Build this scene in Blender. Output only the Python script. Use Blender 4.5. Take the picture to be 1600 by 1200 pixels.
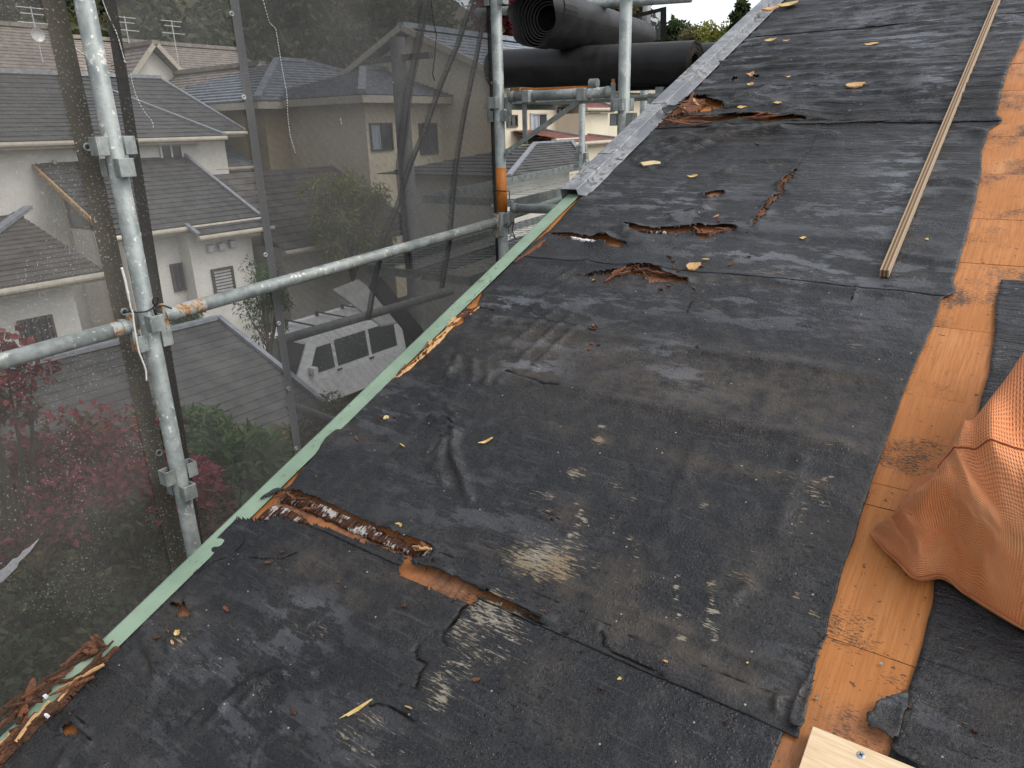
import bpy, bmesh, math, random
import numpy as np
from mathutils import Vector, Matrix

# ------------------------------------------------------------------ camera, sky, sun, exposure
for o in list(bpy.data.objects): bpy.data.objects.remove(o)
scn = bpy.context.scene
COL = scn.collection
FPX, CX, CY = 1133.0, 800.0, 600.0
EYE = np.array([0.0, 0.0, 7.0])

def _d(p):
    v = np.array([p[0]-CX, p[1]-CY, FPX]); return v/np.linalg.norm(v)
_Z = -_d((889, 3794)); _s = _d((-870, 232))
_X = -(_s-np.dot(_s, _Z)*_Z); _X /= np.linalg.norm(_X); _Y = np.cross(_Z, _X)
RW = np.array([_X, _Y, _Z])                     # world = RW @ camera ray
def ray(p): return RW @ _d(p)
def on_x(p, x): r = ray(p); return EYE + r*(x/r[0])
def on_y(p, y): r = ray(p); return EYE + r*(y/r[1])
def at_dist(p, s): return EYE + ray(p)*s

cam_d = bpy.data.cameras.new('camera'); cam = bpy.data.objects.new('camera', cam_d); COL.objects.link(cam)
cam_d.sensor_width = 36; cam_d.lens = 36*FPX/1600; cam_d.clip_start = 0.05; cam_d.clip_end = 2000
cr, cu, cb = RW @ np.array([1, 0, 0]), RW @ np.array([0, -1, 0]), RW @ np.array([0, 0, -1])
cam.matrix_world = Matrix(((cr[0], cu[0], cb[0], EYE[0]), (cr[1], cu[1], cb[1], EYE[1]), (cr[2], cu[2], cb[2], EYE[2]), (0, 0, 0, 1)))
scn.camera = cam

SUN_EL, SUN_AZ = math.radians(52), math.radians(75)      # azimuth clockwise from +Y
world = bpy.data.worlds.new('World'); scn.world = world; world.use_nodes = True
wn = world.node_tree; wn.nodes.clear()
sky = wn.nodes.new('ShaderNodeTexSky'); sky.sky_type = 'NISHITA'; sky.sun_disc = False
sky.sun_elevation = SUN_EL; sky.sun_rotation = SUN_AZ; sky.air_density = 1.0; sky.dust_density = 1.8; sky.ozone_density = 1.0
hs = wn.nodes.new('ShaderNodeHueSaturation'); hs.inputs['Saturation'].default_value = 0.25
bg = wn.nodes.new('ShaderNodeBackground'); bg.inputs['Strength'].default_value = 0.15
wo = wn.nodes.new('ShaderNodeOutputWorld')
wn.links.new(sky.outputs[0], hs.inputs['Color']); wn.links.new(hs.outputs[0], bg.inputs['Color']); wn.links.new(bg.outputs[0], wo.inputs['Surface'])
sun_d = bpy.data.lights.new('sun', 'SUN'); sun_d.energy = 0.6; sun_d.angle = math.radians(30); sun_d.color = (1, 0.97, 0.92)
sun = bpy.data.objects.new('sun', sun_d); COL.objects.link(sun)
sdir = Vector((math.sin(SUN_AZ)*math.cos(SUN_EL), math.cos(SUN_AZ)*math.cos(SUN_EL), math.sin(SUN_EL)))
sun.rotation_euler = sdir.to_track_quat('Z', 'Y').to_euler(); sun.location = (5, 0, 20)
scn.view_settings.view_transform = 'Standard'; scn.view_settings.look = 'None'
scn.view_settings.exposure = 0.93; scn.view_settings.gamma = 1.0
scn.render.engine = 'CYCLES'
scn.cycles.max_bounces = 6; scn.cycles.transparent_max_bounces = 24
scn.render.resolution_x = 1024; scn.render.resolution_y = 768

rng = np.random.default_rng(7); random.seed(7)

# ------------------------------------------------------------------ noise in numpy
_tab = rng.random((64, 64))
def vnoise(x, y, seed=0):
    x = np.asarray(x, float)+seed*17.31; y = np.asarray(y, float)+seed*9.77
    xi = np.floor(x).astype(int); yi = np.floor(y).astype(int); fx = x-xi; fy = y-yi
    fx = fx*fx*(3-2*fx); fy = fy*fy*(3-2*fy); t = _tab
    a = t[xi % 64, yi % 64]; b = t[(xi+1) % 64, yi % 64]; c = t[xi % 64, (yi+1) % 64]; d = t[(xi+1) % 64, (yi+1) % 64]
    return (a*(1-fx)+b*fx)*(1-fy)+(c*(1-fx)+d*fx)*fy
def fbm(x, y, seed=0, octv=4):
    s = 0; a = 0.5; t = 0
    for i in range(octv):
        s = s+a*vnoise(x*2**i, y*2**i, seed+i*3); t += a; a *= 0.5
    return s/t

# ------------------------------------------------------------------ mesh helpers
class MB:
    def __init__(self): self.v = []; self.f = []
    def add(self, vs, fs):
        o = len(self.v); self.v.extend([tuple(map(float, p)) for p in vs]); self.f.extend([tuple(i+o for i in f) for f in fs]); return self
    def box(self, lo, hi):
        x0, y0, z0 = lo; x1, y1, z1 = hi
        return self.add([(x0,y0,z0),(x1,y0,z0),(x1,y1,z0),(x0,y1,z0),(x0,y0,z1),(x1,y0,z1),(x1,y1,z1),(x0,y1,z1)],
                 [(0,3,2,1),(4,5,6,7),(0,1,5,4),(1,2,6,5),(2,3,7,6),(3,0,4,7)])
    def obox(self, c, ax, ay, az):          # centre and three half-axis vectors
        c, ax, ay, az = map(np.array, (c, ax, ay, az))
        P = [c+sx*ax+sy*ay+sz*az for sz in (-1, 1) for sx, sy in ((-1,-1),(1,-1),(1,1),(-1,1))]
        return self.add(P, [(0,3,2,1),(4,5,6,7),(0,1,5,4),(1,2,6,5),(2,3,7,6),(3,0,4,7)])
    def tube(self, pts, r, n=12, cap=True):
        pts = [np.array(p, float) for p in pts]; rs = r if isinstance(r, (list, tuple)) else [r]*len(pts)
        V = []; F = []; ref = None
        for i, p in enumerate(pts):
            t = pts[min(i+1, len(pts)-1)]-pts[max(i-1, 0)]; t = t/(np.linalg.norm(t)+1e-9)
            if ref is None: ref = np.array([0, 0, 1.]) if abs(t[2]) < 0.9 else np.array([1., 0, 0])
            a = np.cross(t, ref); a /= np.linalg.norm(a)+1e-9; b = np.cross(t, a); ref = np.cross(a, t)
            for k in range(n):
                q = 2*math.pi*k/n; V.append(p+rs[i]*(math.cos(q)*a+math.sin(q)*b))
        for i in range(len(pts)-1):
            for k in range(n):
                k2 = (k+1) % n; F.append((i*n+k, i*n+k2, (i+1)*n+k2, (i+1)*n+k))
        if cap:
            F.append(tuple(range(n-1, -1, -1))); F.append(tuple((len(pts)-1)*n+k for k in range(n)))
        return self.add(V, F)
    def grid(self, P):                       # P[i][j] points
        P = np.asarray(P); a, b = P.shape[:2]
        F = [(i*b+j, i*b+j+1, (i+1)*b+j+1, (i+1)*b+j) for i in range(a-1) for j in range(b-1)]
        return self.add(P.reshape(-1, 3), F)
    def prism(self, poly, dvec):             # closed polygon (3D pts) extruded by dvec
        n = len(poly); poly = [np.array(p, float) for p in poly]; dv = np.array(dvec, float)
        V = poly+[p+dv for p in poly]
        F = [tuple(range(n-1, -1, -1)), tuple(range(n, 2*n))]+[(i, (i+1) % n, n+(i+1) % n, n+i) for i in range(n)]
        return self.add(V, F)

def meshobj(name, mb, mat, parent=None, smooth=False, wpos=None):
    v = np.array(mb.v) if isinstance(mb, MB) else np.array(mb[0]); f = mb.f if isinstance(mb, MB) else mb[1]
    base = np.zeros(3)
    if parent is not None:
        p = parent
        while p is not None: base = base+np.array(p.location); p = p.parent
        loc = (0, 0, 0)
    else:
        loc = wpos if wpos is not None else tuple(np.array([(v[:,0].min()+v[:,0].max())/2, (v[:,1].min()+v[:,1].max())/2, v[:,2].min()]))
        base = np.array(loc)
    me = bpy.data.meshes.new(name); me.from_pydata((v-base).tolist(), [], f); me.update()
    if smooth: me.polygons.foreach_set('use_smooth', [True]*len(me.polygons))
    o = bpy.data.objects.new(name, me); COL.objects.link(o)
    if mat is not None: me.materials.append(mat)
    o.location = loc
    if parent is not None: o.parent = parent
    return o
def bevel(o, w=0.002, seg=2):
    m = o.modifiers.new('bevel', 'BEVEL'); m.width = w; m.segments = seg; m.limit_method = 'ANGLE'; return o
def thing(name, loc, label=None, cat=None, group=None, kind=None):
    e = bpy.data.objects.new(name, None); COL.objects.link(e); e.location = tuple(map(float, loc)); e.empty_display_size = 0.1
    return tag(e, label, cat, group, kind)
def tag(o, label=None, cat=None, group=None, kind=None):
    if label: o['label'] = label
    if cat: o['category'] = cat
    if group: o['group'] = group
    if kind: o['kind'] = kind
    return o

# ------------------------------------------------------------------ materials
def new_mat(name):
    m = bpy.data.materials.new(name); m.use_nodes = True; nt = m.node_tree; nt.nodes.clear()
    out = nt.nodes.new('ShaderNodeOutputMaterial'); return m, nt, out
class NT:
    def __init__(s, nt): s.nt = nt
    def n(s, t, **kw):
        nd = s.nt.nodes.new(t)
        for k, v in kw.items(): setattr(nd, k, v)
        return nd
    def l(s, a, b): s.nt.links.new(a, b)
    def noise(s, vec, scale, detail=4, rough=0.55, sc=None, dist=0):
        if sc is not None:
            m = s.n('ShaderNodeMapping'); m.inputs['Scale'].default_value = sc; s.l(vec, m.inputs['Vector']); vec = m.outputs[0]
        t = s.n('ShaderNodeTexNoise'); t.inputs['Scale'].default_value = scale; t.inputs['Detail'].default_value = detail
        t.inputs['Roughness'].default_value = rough; t.inputs['Distortion'].default_value = dist; s.l(vec, t.inputs['Vector']); return t.outputs['Fac']
    def voro(s, vec, scale, out='Distance', sc=None):
        if sc is not None:
            m = s.n('ShaderNodeMapping'); m.inputs['Scale'].default_value = sc; s.l(vec, m.inputs['Vector']); vec = m.outputs[0]
        t = s.n('ShaderNodeTexVoronoi'); t.inputs['Scale'].default_value = scale; s.l(vec, t.inputs['Vector']); return t.outputs[out]
    def ramp(s, fac, a, b, lo=0., hi=1.):
        m = s.n('ShaderNodeMapRange'); m.interpolation_type = 'SMOOTHSTEP'
        for i, x in zip(('From Min', 'From Max', 'To Min', 'To Max'), (a, b, lo, hi)): m.inputs[i].default_value = x
        s.l(fac, m.inputs['Value']); return m.outputs[0]
    def math(s, op, a, b=None):
        m = s.n('ShaderNodeMath', operation=op)
        for i, x in enumerate((a, b)):
            if x is None: continue
            if isinstance(x, (int, float)): m.inputs[i].default_value = x
            else: s.l(x, m.inputs[i])
        return m.outputs[0]
    def mix(s, fac, a, b):
        m = s.n('ShaderNodeMix', data_type='RGBA')
        for k, x in ((0, fac), (6, a), (7, b)):
            if isinstance(x, (int, float)): m.inputs[k].default_value = x
            elif isinstance(x, tuple): m.inputs[k].default_value = (*x, 1)
            else: s.l(x, m.inputs[k])
        return m.outputs[2]
    def bump(s, h, strength=0.3, dist=0.01, normal=None):
        b = s.n('ShaderNodeBump'); b.inputs['Strength'].default_value = strength; b.inputs['Distance'].default_value = dist
        s.l(h, b.inputs['Height'])
        if normal is not None: s.l(normal, b.inputs['Normal'])
        return b.outputs[0]
    def bsdf(s, out, col, rough=0.6, normal=None, metal=0., spec=0.5):
        b = s.n('ShaderNodeBsdfPrincipled')
        for k, x in (('Base Color', col), ('Roughness', rough), ('Metallic', metal), ('Specular IOR Level', spec)):
            if isinstance(x, (int, float)): b.inputs[k].default_value = x
            elif isinstance(x, tuple): b.inputs[k].default_value = (*x, 1)
            else: s.l(x, b.inputs[k])
        if normal is not None: s.l(normal, b.inputs['Normal'])
        if out is not None: s.l(b.outputs[0], out.inputs['Surface'])
        return b
    def co(s): return s.n('ShaderNodeTexCoord').outputs['Object']
    def attr(s, name): return s.n('ShaderNodeAttribute', attribute_name=name)

def simple(name, a, b, scale=8, rough=0.7, bump=0.2, bdist=0.004, sc=None, metal=0., spec=0.4, bscale=None):
    m, nt, out = new_mat(name); N = NT(nt); c = N.co()
    f = N.ramp(N.noise(c, scale, 5, 0.6, sc), 0.32, 0.68); col = N.mix(f, a, b)
    h = N.noise(c, bscale or scale*6, 4, 0.6, sc)
    N.bsdf(out, col, rough, N.bump(h, bump, bdist), metal, spec); return m

M = {}
def mat_felt():
    m, nt, out = new_mat('felt'); N = NT(nt); c = N.attr('ruv').outputs['Vector']; a = N.attr('mask'); ch = N.n('ShaderNodeSeparateColor'); N.l(a.outputs['Color'], ch.inputs[0])
    worn, rust, film, bare = ch.outputs[0], ch.outputs[1], ch.outputs[2], a.outputs['Alpha']
    n1 = N.noise(c, 2.3, 5, 0.6); n2 = N.noise(c, 24, 6, 0.65); n3 = N.noise(c, 160, 3, 0.6)
    col = N.mix(N.ramp(n1, 0.35, 0.65), (0.0072, 0.0078, 0.0098), (0.0175, 0.0177, 0.0187))
    col = N.mix(N.math('MULTIPLY', N.ramp(n2, 0.46, 0.66), 0.5), col, (0.042, 0.041, 0.040))
    col = N.mix(N.math('MULTIPLY', N.ramp(n3, 0.36, 0.46, 1, 0), 0.75), col, (0.006, 0.006, 0.0075))
    # mineral grit
    g = N.noise(c, 700, 2, 0.5); col = N.mix(N.ramp(g, 0.58, 0.68, 0, 0.5), col, (0.14, 0.135, 0.13))
    pitc = N.ramp(N.noise(c, 1.0, 3, .6, (60, 150, 1)), .60, .65); pitm = N.ramp(N.noise(c, 6, 3), .42, .62); col = N.mix(N.math('MULTIPLY', N.math('MULTIPLY', pitc, pitm), .85), col, (.004, .004, .005))
    scr = N.ramp(N.noise(c, 1.0, 4, .7, (9, 130, 1), dist=.5), .58, .66, 0, .45); col = N.mix(scr, col, (.062, .060, .057))
    sxyz = N.n('ShaderNodeSeparateXYZ'); N.l(c, sxyz.inputs[0]); upm = N.ramp(sxyz.outputs[1], 2.3, 3.4)
    wl = N.noise(c, 1.0, 4, .6, (2.6, 34, 1), dist=1.2); wl = N.math('SUBTRACT', 1.0, N.math('ABSOLUTE', N.math('MULTIPLY', N.math('SUBTRACT', wl, .5), 9.0))); wl = N.math('MULTIPLY', N.math('MAXIMUM', wl, 0.0), upm)
    wspk = N.math('MULTIPLY', N.ramp(N.noise(c, 1.0, 3, .6, (45, 130, 1)), .66, .70), N.math('ADD', N.math('MULTIPLY', upm, .6), .12)); col = N.mix(wspk, col, (.22, .215, .205))
    # rust-brown soil: broad noise and painted stains
    br = N.noise(c, 5.5, 5, 0.65, dist=0.6)
    bm = N.math('ADD', N.ramp(br, 0.54, 0.76, 0, 0.45), N.math('MULTIPLY', rust, N.ramp(n2, 0.3, 0.6)))
    bm = N.math('MINIMUM', bm, 0.85); col = N.mix(bm, col, (0.062, 0.050, 0.038))
    # grey film with hand-broken edges, its glossy reflection painted as pale colour
    fl = N.math('MULTIPLY', film, N.ramp(N.noise(c, 14, 6, 0.7, (0.5, 1.3, 1)), 0.50, 0.56)); col = N.mix(N.math('MULTIPLY', fl, 0.85), col, (0.17, 0.177, 0.195))
    # wood-fibre wear: short dashes along the courses
    st = N.noise(c, 1.0, 4, 0.75, (38, 260, 1), dist=0.3); st2 = N.noise(c, 6.0, 3, 0.6)
    wv = N.math('ADD', N.math('MULTIPLY', worn, 0.66), N.math('MULTIPLY', N.math('SUBTRACT', st, 0.5), 1.9))
    wv = N.math('ADD', wv, N.math('MULTIPLY', N.math('SUBTRACT', st2, 0.5), 0.18))
    wm = N.math('MULTIPLY', N.ramp(wv, 0.42, 0.58), N.ramp(worn, 0.02, 0.2))
    col = N.mix(N.math('MULTIPLY', wm, 0.8), col, N.mix(N.ramp(st2, 0.3, 0.7), (0.33, 0.30, 0.24), (0.24, 0.175, 0.10)))
    dd = N.ramp(N.voro(c, 95, sc=(1, 1.3, 1)), .16, .24, 1, 0); dmk = N.ramp(N.noise(c, 9, 3), .5, .6); col = N.mix(N.math('MULTIPLY', N.math('MULTIPLY', dd, dmk), .7), col, (.004, .0042, .005))
    # very sparse pale flecks everywhere
    vd = N.voro(c, 60); vc = N.n('ShaderNodeTexVoronoi'); vc.inputs['Scale'].default_value = 60; N.l(c, vc.inputs['Vector'])
    sep = N.n('ShaderNodeSeparateColor'); N.l(vc.outputs['Color'], sep.inputs[0])
    fk = N.math('MULTIPLY', N.ramp(vd, 0.06, 0.12, 1, 0), N.ramp(sep.outputs[0], 0.84, 0.86)); col = N.mix(N.math('MULTIPLY', fk, 0.8), col, (0.40, 0.38, 0.34))
    # bare (alpha): crack darkness, the shade inside painted as near-black colour
    col = N.mix(N.math('MULTIPLY', N.ramp(bare, .1, .6), 0.97), col, (0.006, 0.0035, 0.0028))
    wetn = N.noise(c, 3.6, 4, 0.6); rough = N.ramp(wetn, 0.35, 0.65, 0.22, 0.50)
    rough = N.math('ADD', rough, N.math('MULTIPLY', N.ramp(n3, 0.3, 0.7), 0.12)); rough = N.math('ADD', rough, N.math('MULTIPLY', wm, 0.25))
    # water beads
    bd = N.voro(c, 130); bead = N.ramp(bd, 0.14, 0.34, 1, 0); bmask = N.ramp(N.noise(c, 7, 3), 0.46, 0.62); bead = N.math('MULTIPLY', bead, bmask)
    rough = N.math('SUBTRACT', rough, N.math('MULTIPLY', bead, 0.25))
    h = N.math('ADD', N.math('MULTIPLY', n3, 0.5), N.math('MULTIPLY', N.noise(c, 55, 4, 0.55, (1, 1.5, 1)), 0.55))
    h = N.math('ADD', h, N.math('MULTIPLY', g, 0.15)); h = N.math('ADD', h, N.math('MULTIPLY', wl, 1.6)); h = N.math('ADD', h, N.math('MULTIPLY', bead, 0.30)); h = N.math('ADD', h, N.math('MULTIPLY', wm, 0.25))
    h = N.math('ADD', h, N.math('MULTIPLY', fl, 0.2)); h = N.math('SUBTRACT', h, N.math('MULTIPLY', N.math('MULTIPLY', pitc, pitm), .5))
    rough = N.math('MAXIMUM', rough, N.math('MULTIPLY', bare, .95)); spec = N.math('MULTIPLY', N.math('SUBTRACT', 1.0, N.math('MINIMUM', bare, 1.0)), .40)
    N.bsdf(out, col, rough, N.bump(h, 0.75, 0.0042), 0, spec); return m
M['felt'] = mat_felt()

def mat_deck():
    m, nt, out = new_mat('deck_wood'); N = NT(nt); c = N.attr('ruv').outputs['Vector']; a = N.attr('mask'); ch = N.n('ShaderNodeSeparateColor'); N.l(a.outputs['Color'], ch.inputs[0])
    rot = ch.outputs[0]
    g = N.noise(c, 1.0, 5, 0.7, (210, 9, 1), dist=0.4); n1 = N.noise(c, 4, 4)
    col = N.mix(N.ramp(g, 0.3, 0.7), (0.36, 0.128, 0.029), (0.55, 0.215, 0.056))
    col = N.mix(N.ramp(n1, 0.35, 0.7, 0, 0.6), col, (0.37, 0.135, 0.034))
    pale = N.noise(c, 9, 4, 0.6, (1.4, .5, 1)); col = N.mix(N.ramp(pale, 0.58, 0.78, 0, 0.3), col, (0.58, 0.35, 0.16))
    # bitumen residue: dark dashes along the courses
    d = N.noise(c, 1.0, 4, 0.7, (110, 480, 1), dist=0.4); dm = N.noise(c, 7.5, 3, 0.6)
    dv = N.math('ADD', d, N.math('MULTIPLY', N.math('SUBTRACT', dm, 0.5), 1.0)); dk = N.ramp(dv, 0.60, 0.65)
    col = N.mix(N.math('MULTIPLY', dk, 0.85), col, (0.035, 0.026, 0.02))
    dt = N.ramp(N.noise(c, 70, 3, 0.6), 0.655, 0.68); col = N.mix(N.math('MULTIPLY', dt, 0.8), col, (0.05, 0.03, 0.02))
    rn = N.ramp(N.noise(c, 30, 5, 0.7, (2, .5, 1)), 0.3, 0.6); rcol = N.mix(rn, (0.05, 0.023, 0.014), (0.24, 0.112, 0.062)); col = N.mix(rot, col, rcol)
    rough = N.ramp(n1, 0.3, 0.7, 0.42, 0.7)
    h = N.math('ADD', N.math('MULTIPLY', g, 0.5), N.math('MULTIPLY', dk, 0.5)); N.bsdf(out, col, rough, N.bump(h, 0.4, 0.002), 0, 0.4); return m
M['deck'] = mat_deck()

def mat_galv(name, paint=0.5):
    m, nt, out = new_mat(name); N = NT(nt); c = N.co()
    sp = N.noise(c, 22, 5, 0.65); col = N.mix(N.ramp(sp, 0.3, 0.7), (0.20, 0.225, 0.215), (0.37, 0.395, 0.375))
    sp2 = N.noise(c, 110, 4, 0.6); col = N.mix(N.ramp(sp2, 0.58, 0.75, 0, 0.5), col, (0.11, 0.125, 0.125))
    dirt = N.noise(c, 6, 5, 0.65, (1, 1, 0.35)); col = N.mix(N.ramp(dirt, 0.52, 0.75, 0, 0.5), col, (0.17, 0.165, 0.13))
    wt = N.noise(c, 60, 4, 0.6); wt2 = N.noise(c, 9, 2); w = N.math('ADD', wt, N.math('MULTIPLY', N.math('SUBTRACT', wt2, 0.5), 0.45))
    wm = N.ramp(w, 0.62, 0.67); col = N.mix(N.math('MULTIPLY', wm, paint), col, (0.62, 0.60, 0.55))
    r = N.noise(c, 13, 5, 0.7); rm = N.ramp(r, 0.70, 0.78); col = N.mix(N.math('MULTIPLY', rm, 0.8), col, (0.30, 0.14, 0.05))
    h = N.math('ADD', sp2, N.math('MULTIPLY', wm, 1.2)); N.bsdf(out, col, N.ramp(sp, 0.3, 0.7, 0.45, 0.7), N.bump(h, 0.35, 0.0012), 0.35, 0.5); return m
M['galv'] = mat_galv('galvanised_steel', 0.8); M['galv_clean'] = mat_galv('galvanised_clean', 0.3)
def mat_rustblend():
    m, nt, out = new_mat('rust_bloom'); N = NT(nt); c = N.co(); n = N.noise(c, 45, 5, .7); f = N.ramp(n, .47, .54); col = N.mix(f, (.30,.325,.32), N.mix(N.ramp(N.noise(c, 120, 3), .3, .7), (.17,.075,.03), (.46,.25,.09))); N.bsdf(out, col, .7, N.bump(f, .5, .001)); return m
M['rust_bloom'] = mat_rustblend()
M['rusty'] = simple('rusty_steel', (0.16, 0.07, 0.03), (0.36, 0.20, 0.08), 40, 0.8, 0.4, 0.002)
M['orange_paint'] = simple('orange_paint', (0.42, 0.13, 0.02), (0.55, 0.19, 0.03), 30, 0.55, 0.25, 0.001)
M['green'] = None
def mat_green():
    m, nt, out = new_mat('green_flashing'); N = NT(nt); c = N.co()
    n1 = N.noise(c, 9, 5, 0.6); col = N.mix(N.ramp(n1, 0.3, 0.7), (0.185, 0.265, 0.19), (0.26, 0.35, 0.255))
    d = N.noise(c, 1.0, 5, 0.7, (120, 45, 60)); dm = N.noise(c, 6, 3); dv = N.math('ADD', d, N.math('MULTIPLY', N.math('SUBTRACT', dm, .5), .5))
    col = N.mix(N.ramp(dv, 0.64, 0.70, 0, 0.9), col, (0.05, 0.055, 0.045)); ds = N.ramp(N.noise(c, 26, 4, .65), 0.55, 0.75, 0, .35); col = N.mix(ds, col, (0.22, 0.25, 0.19))
    N.bsdf(out, col, 0.5, N.bump(n1, 0.2, 0.002), 0.0, 0.4); return m
M['green'] = mat_green()
def mat_capmetal():
    m, nt, out = new_mat('peeling_white_metal'); N = NT(nt); c = N.co()
    n1 = N.noise(c, 11, 5, 0.65); n2 = N.noise(c, 45, 5, 0.7)
    col = N.mix(N.ramp(n1, 0.4, 0.6), (0.19, 0.198, 0.21), (0.33, 0.335, 0.34))
    pm = N.math('ADD', n2, N.math('MULTIPLY', N.math('SUBTRACT', n1, .5), .7)); col = N.mix(N.ramp(pm, 0.56, 0.64, 0, 0.85), col, (0.11, 0.105, 0.098))
    br = N.ramp(N.noise(c, 5, 4, 0.6), 0.55, 0.72, 0, 0.5); col = N.mix(br, col, (0.24, 0.22, 0.19))
    N.bsdf(out, col, 0.5, N.bump(n2, 0.3, 0.002), 0.2, 0.4); return m
M['cap'] = mat_capmetal()
M['rot'] = simple('rotten_wood', (0.035, 0.016, 0.010), (0.17, 0.075, 0.034), 16, 0.85, 0.8, 0.004, (60, 6, 30))
M['rot_white'] = None
def mat_rotw():
    m, nt, out = new_mat('mouldy_wood'); N = NT(nt); c = N.attr('ruv').outputs['Vector']
    g = N.noise(c, 1.0, 4, 0.7, (150, 22, 1)); col = N.mix(N.ramp(g, 0.3, 0.7), (0.016, 0.009, 0.008), (0.10, 0.048, 0.028))
    w = N.noise(c, 20, 5, 0.7); g2 = N.math('ADD', w, N.math('MULTIPLY', N.math('SUBTRACT', g, .5), .5)); col = N.mix(N.ramp(g2, 0.53, 0.60, 0, .9), col, (0.45, 0.42, 0.39))
    N.bsdf(out, col, 0.95, N.bump(g, 0.8, 0.003), 0, 0.1); return m
M['rot_white'] = mat_rotw()
M['fresh'] = simple('fresh_splinter', (0.50, 0.26, 0.10), (0.66, 0.42, 0.20), 14, 0.75, 0.5, 0.003, (40, 5, 20))
M['redrot'] = simple('red_rot', (0.085, 0.032, 0.018), (0.25, 0.095, 0.042), 25, 0.8, 0.6, 0.003, (30, 8, 8))
M['leaf_yel'] = simple('dry_leaf', (0.50, 0.30, 0.08), (0.66, 0.50, 0.22), 30, 0.7, 0.3, 0.002)
M['pale_chip'] = simple('pale_chip', (0.58, 0.44, 0.20), (0.70, 0.58, 0.34), 30, 0.7, 0.3, 0.002)
M['white_bit'] = simple('white_bit', (0.68, 0.66, 0.68), (0.78, 0.76, 0.78), 60, 0.5, 0.2, 0.001)
M['black_plastic'] = simple('black_plastic', (0.010, 0.010, 0.011), (0.02, 0.02, 0.021), 30, 0.4, 0.1, 0.001)
M['white_cord'] = simple('white_cord', (0.55, 0.53, 0.48), (0.72, 0.70, 0.66), 60, 0.8, 0.4, 0.001)

# ------------------------------------------------------------------ roof frame  (u along the courses, v up the slope, n out of the roof)
PIT = math.radians(21.8)
EV = np.array([0, math.cos(PIT), math.sin(PIT)]); EN = np.array([0, -math.sin(PIT), math.cos(PIT)]); EU = np.array([1., 0, 0])
def T(u, v, n=0.0):
    u, v, n = np.broadcast_arrays(np.asarray(u, float), np.asarray(v, float), np.asarray(n, float))
    return EYE + u[..., None]*EU + v[..., None]*EV + (n-1.0)[..., None]*EN
def ruv(p, n=0.0):
    r = ray(p); s = -(1.0-n)/np.dot(EN, r); w = r*s; return float(w[0]), float(np.dot(w, EV))
def RP(lst, n=0.0): return np.array([ruv(p, n) for p in lst])
def zoomed(ox, oy, k, lst): return [(ox+x/k, oy+y/k) for x, y in lst]

def set_attrs(o, uvn, mask):
    me = o.data
    a = me.attributes.new('ruv', 'FLOAT_VECTOR', 'POINT'); a.data.foreach_set('vector', np.asarray(uvn, np.float32).ravel())
    b = me.attributes.new('mask', 'FLOAT_COLOR', 'POINT'); b.data.foreach_set('color', np.asarray(mask, np.float32).ravel())

def inpoly(x, y, poly):
    r = np.zeros(x.shape, bool); n = len(poly); j = n-1
    for i in range(n):
        xi, yi = poly[i]; xj, yj = poly[j]
        c = ((yi > y) != (yj > y)) & (x < (xj-xi)*(y-yi)/((yj-yi) if yj != yi else 1e-12)+xi)
        r ^= c; j = i
    return r
def segdist(x, y, poly, closed=False):
    best = np.full(x.shape, 1e9); bx = np.zeros_like(x); by = np.zeros_like(y); n = len(poly)
    for i in range(n if closed else n-1):
        a = poly[i]; b = poly[(i+1) % n]; d = b-a; L = (d**2).sum()+1e-12
        t = np.clip(((x-a[0])*d[0]+(y-a[1])*d[1])/L, 0, 1); qx = a[0]+t*d[0]; qy = a[1]+t*d[1]
        dd = np.hypot(x-qx, y-qy); k = dd < best; best = np.where(k, dd, best); bx = np.where(k, qx, bx); by = np.where(k, qy, by)
    return best, bx, by
def rough_poly(poly, step=0.006, amp=0.0025, seed=1):
    out = []; r = np.random.default_rng(seed)
    for i in range(len(poly)):
        a = poly[i]; b = poly[(i+1) % len(poly)]; n = max(1, int(np.linalg.norm(b-a)/step))
        for k in range(n): out.append(a+(b-a)*k/n+r.normal(0, amp, 2)*(0.5 if k == 0 else 1))
    return np.array(out)
def crack(line, w, seed=1):                  # thin lens polygon around a line
    n = len(line); L = []; R = []; r = np.random.default_rng(seed)
    for i in range(n):
        t = line[min(i+1, n-1)]-line[max(i-1, 0)]; t = t/(np.linalg.norm(t)+1e-9); nn = np.array([-t[1], t[0]])
        ww = w*(0.15+math.sin(math.pi*(i+0.15)/(n-0.7))**0.7)*r.uniform(.6, 1.3); L.append(line[i]+nn*ww); R.append(line[i]-nn*ww)
    return np.array(L+R[::-1])

# ---- tears in the felt (photo outlines carried onto the roof plane)
HOLES = []
def hole(pts, seed=1, amp=0.0022, lift=0.010): HOLES.append((rough_poly(RP(pts), 0.007, amp, seed), lift))
def holec(pts, w, seed=1, lift=0.006): HOLES.append((rough_poly(crack(RP(pts), w, seed), 0.006, w*0.25, seed+5), lift))
S1 = zoomed(400, 580, 3.158, [(-60,690),(60,640),(130,608),(200,603),(300,638),(420,698),(540,752),(640,798),(740,833),(810,858),(872,884),(878,908),(850,935),(785,930),(788,972),(860,985),(930,1010),(1010,1045),(1095,1088),
     (1160,1116),(1250,1160),(1330,1200),(1420,1240),(1330,1212),(1230,1172),(1150,1138),(1100,1120),(1085,1160),(1040,1150),(960,1122),(880,1092),(800,1052),(730,1022),(713,992),(733,962),(760,940),(740,920),(680,900),(590,865),(540,855),(470,830),(400,800),(330,775),(260,770),(200,750),(150,735),(110,715),(60,748),(-30,745),(-80,740)])
hole(S1, 3, 0.0011, 0.008)
Z7 = lambda l: zoomed(380, 700, 2.4, l)
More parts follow.
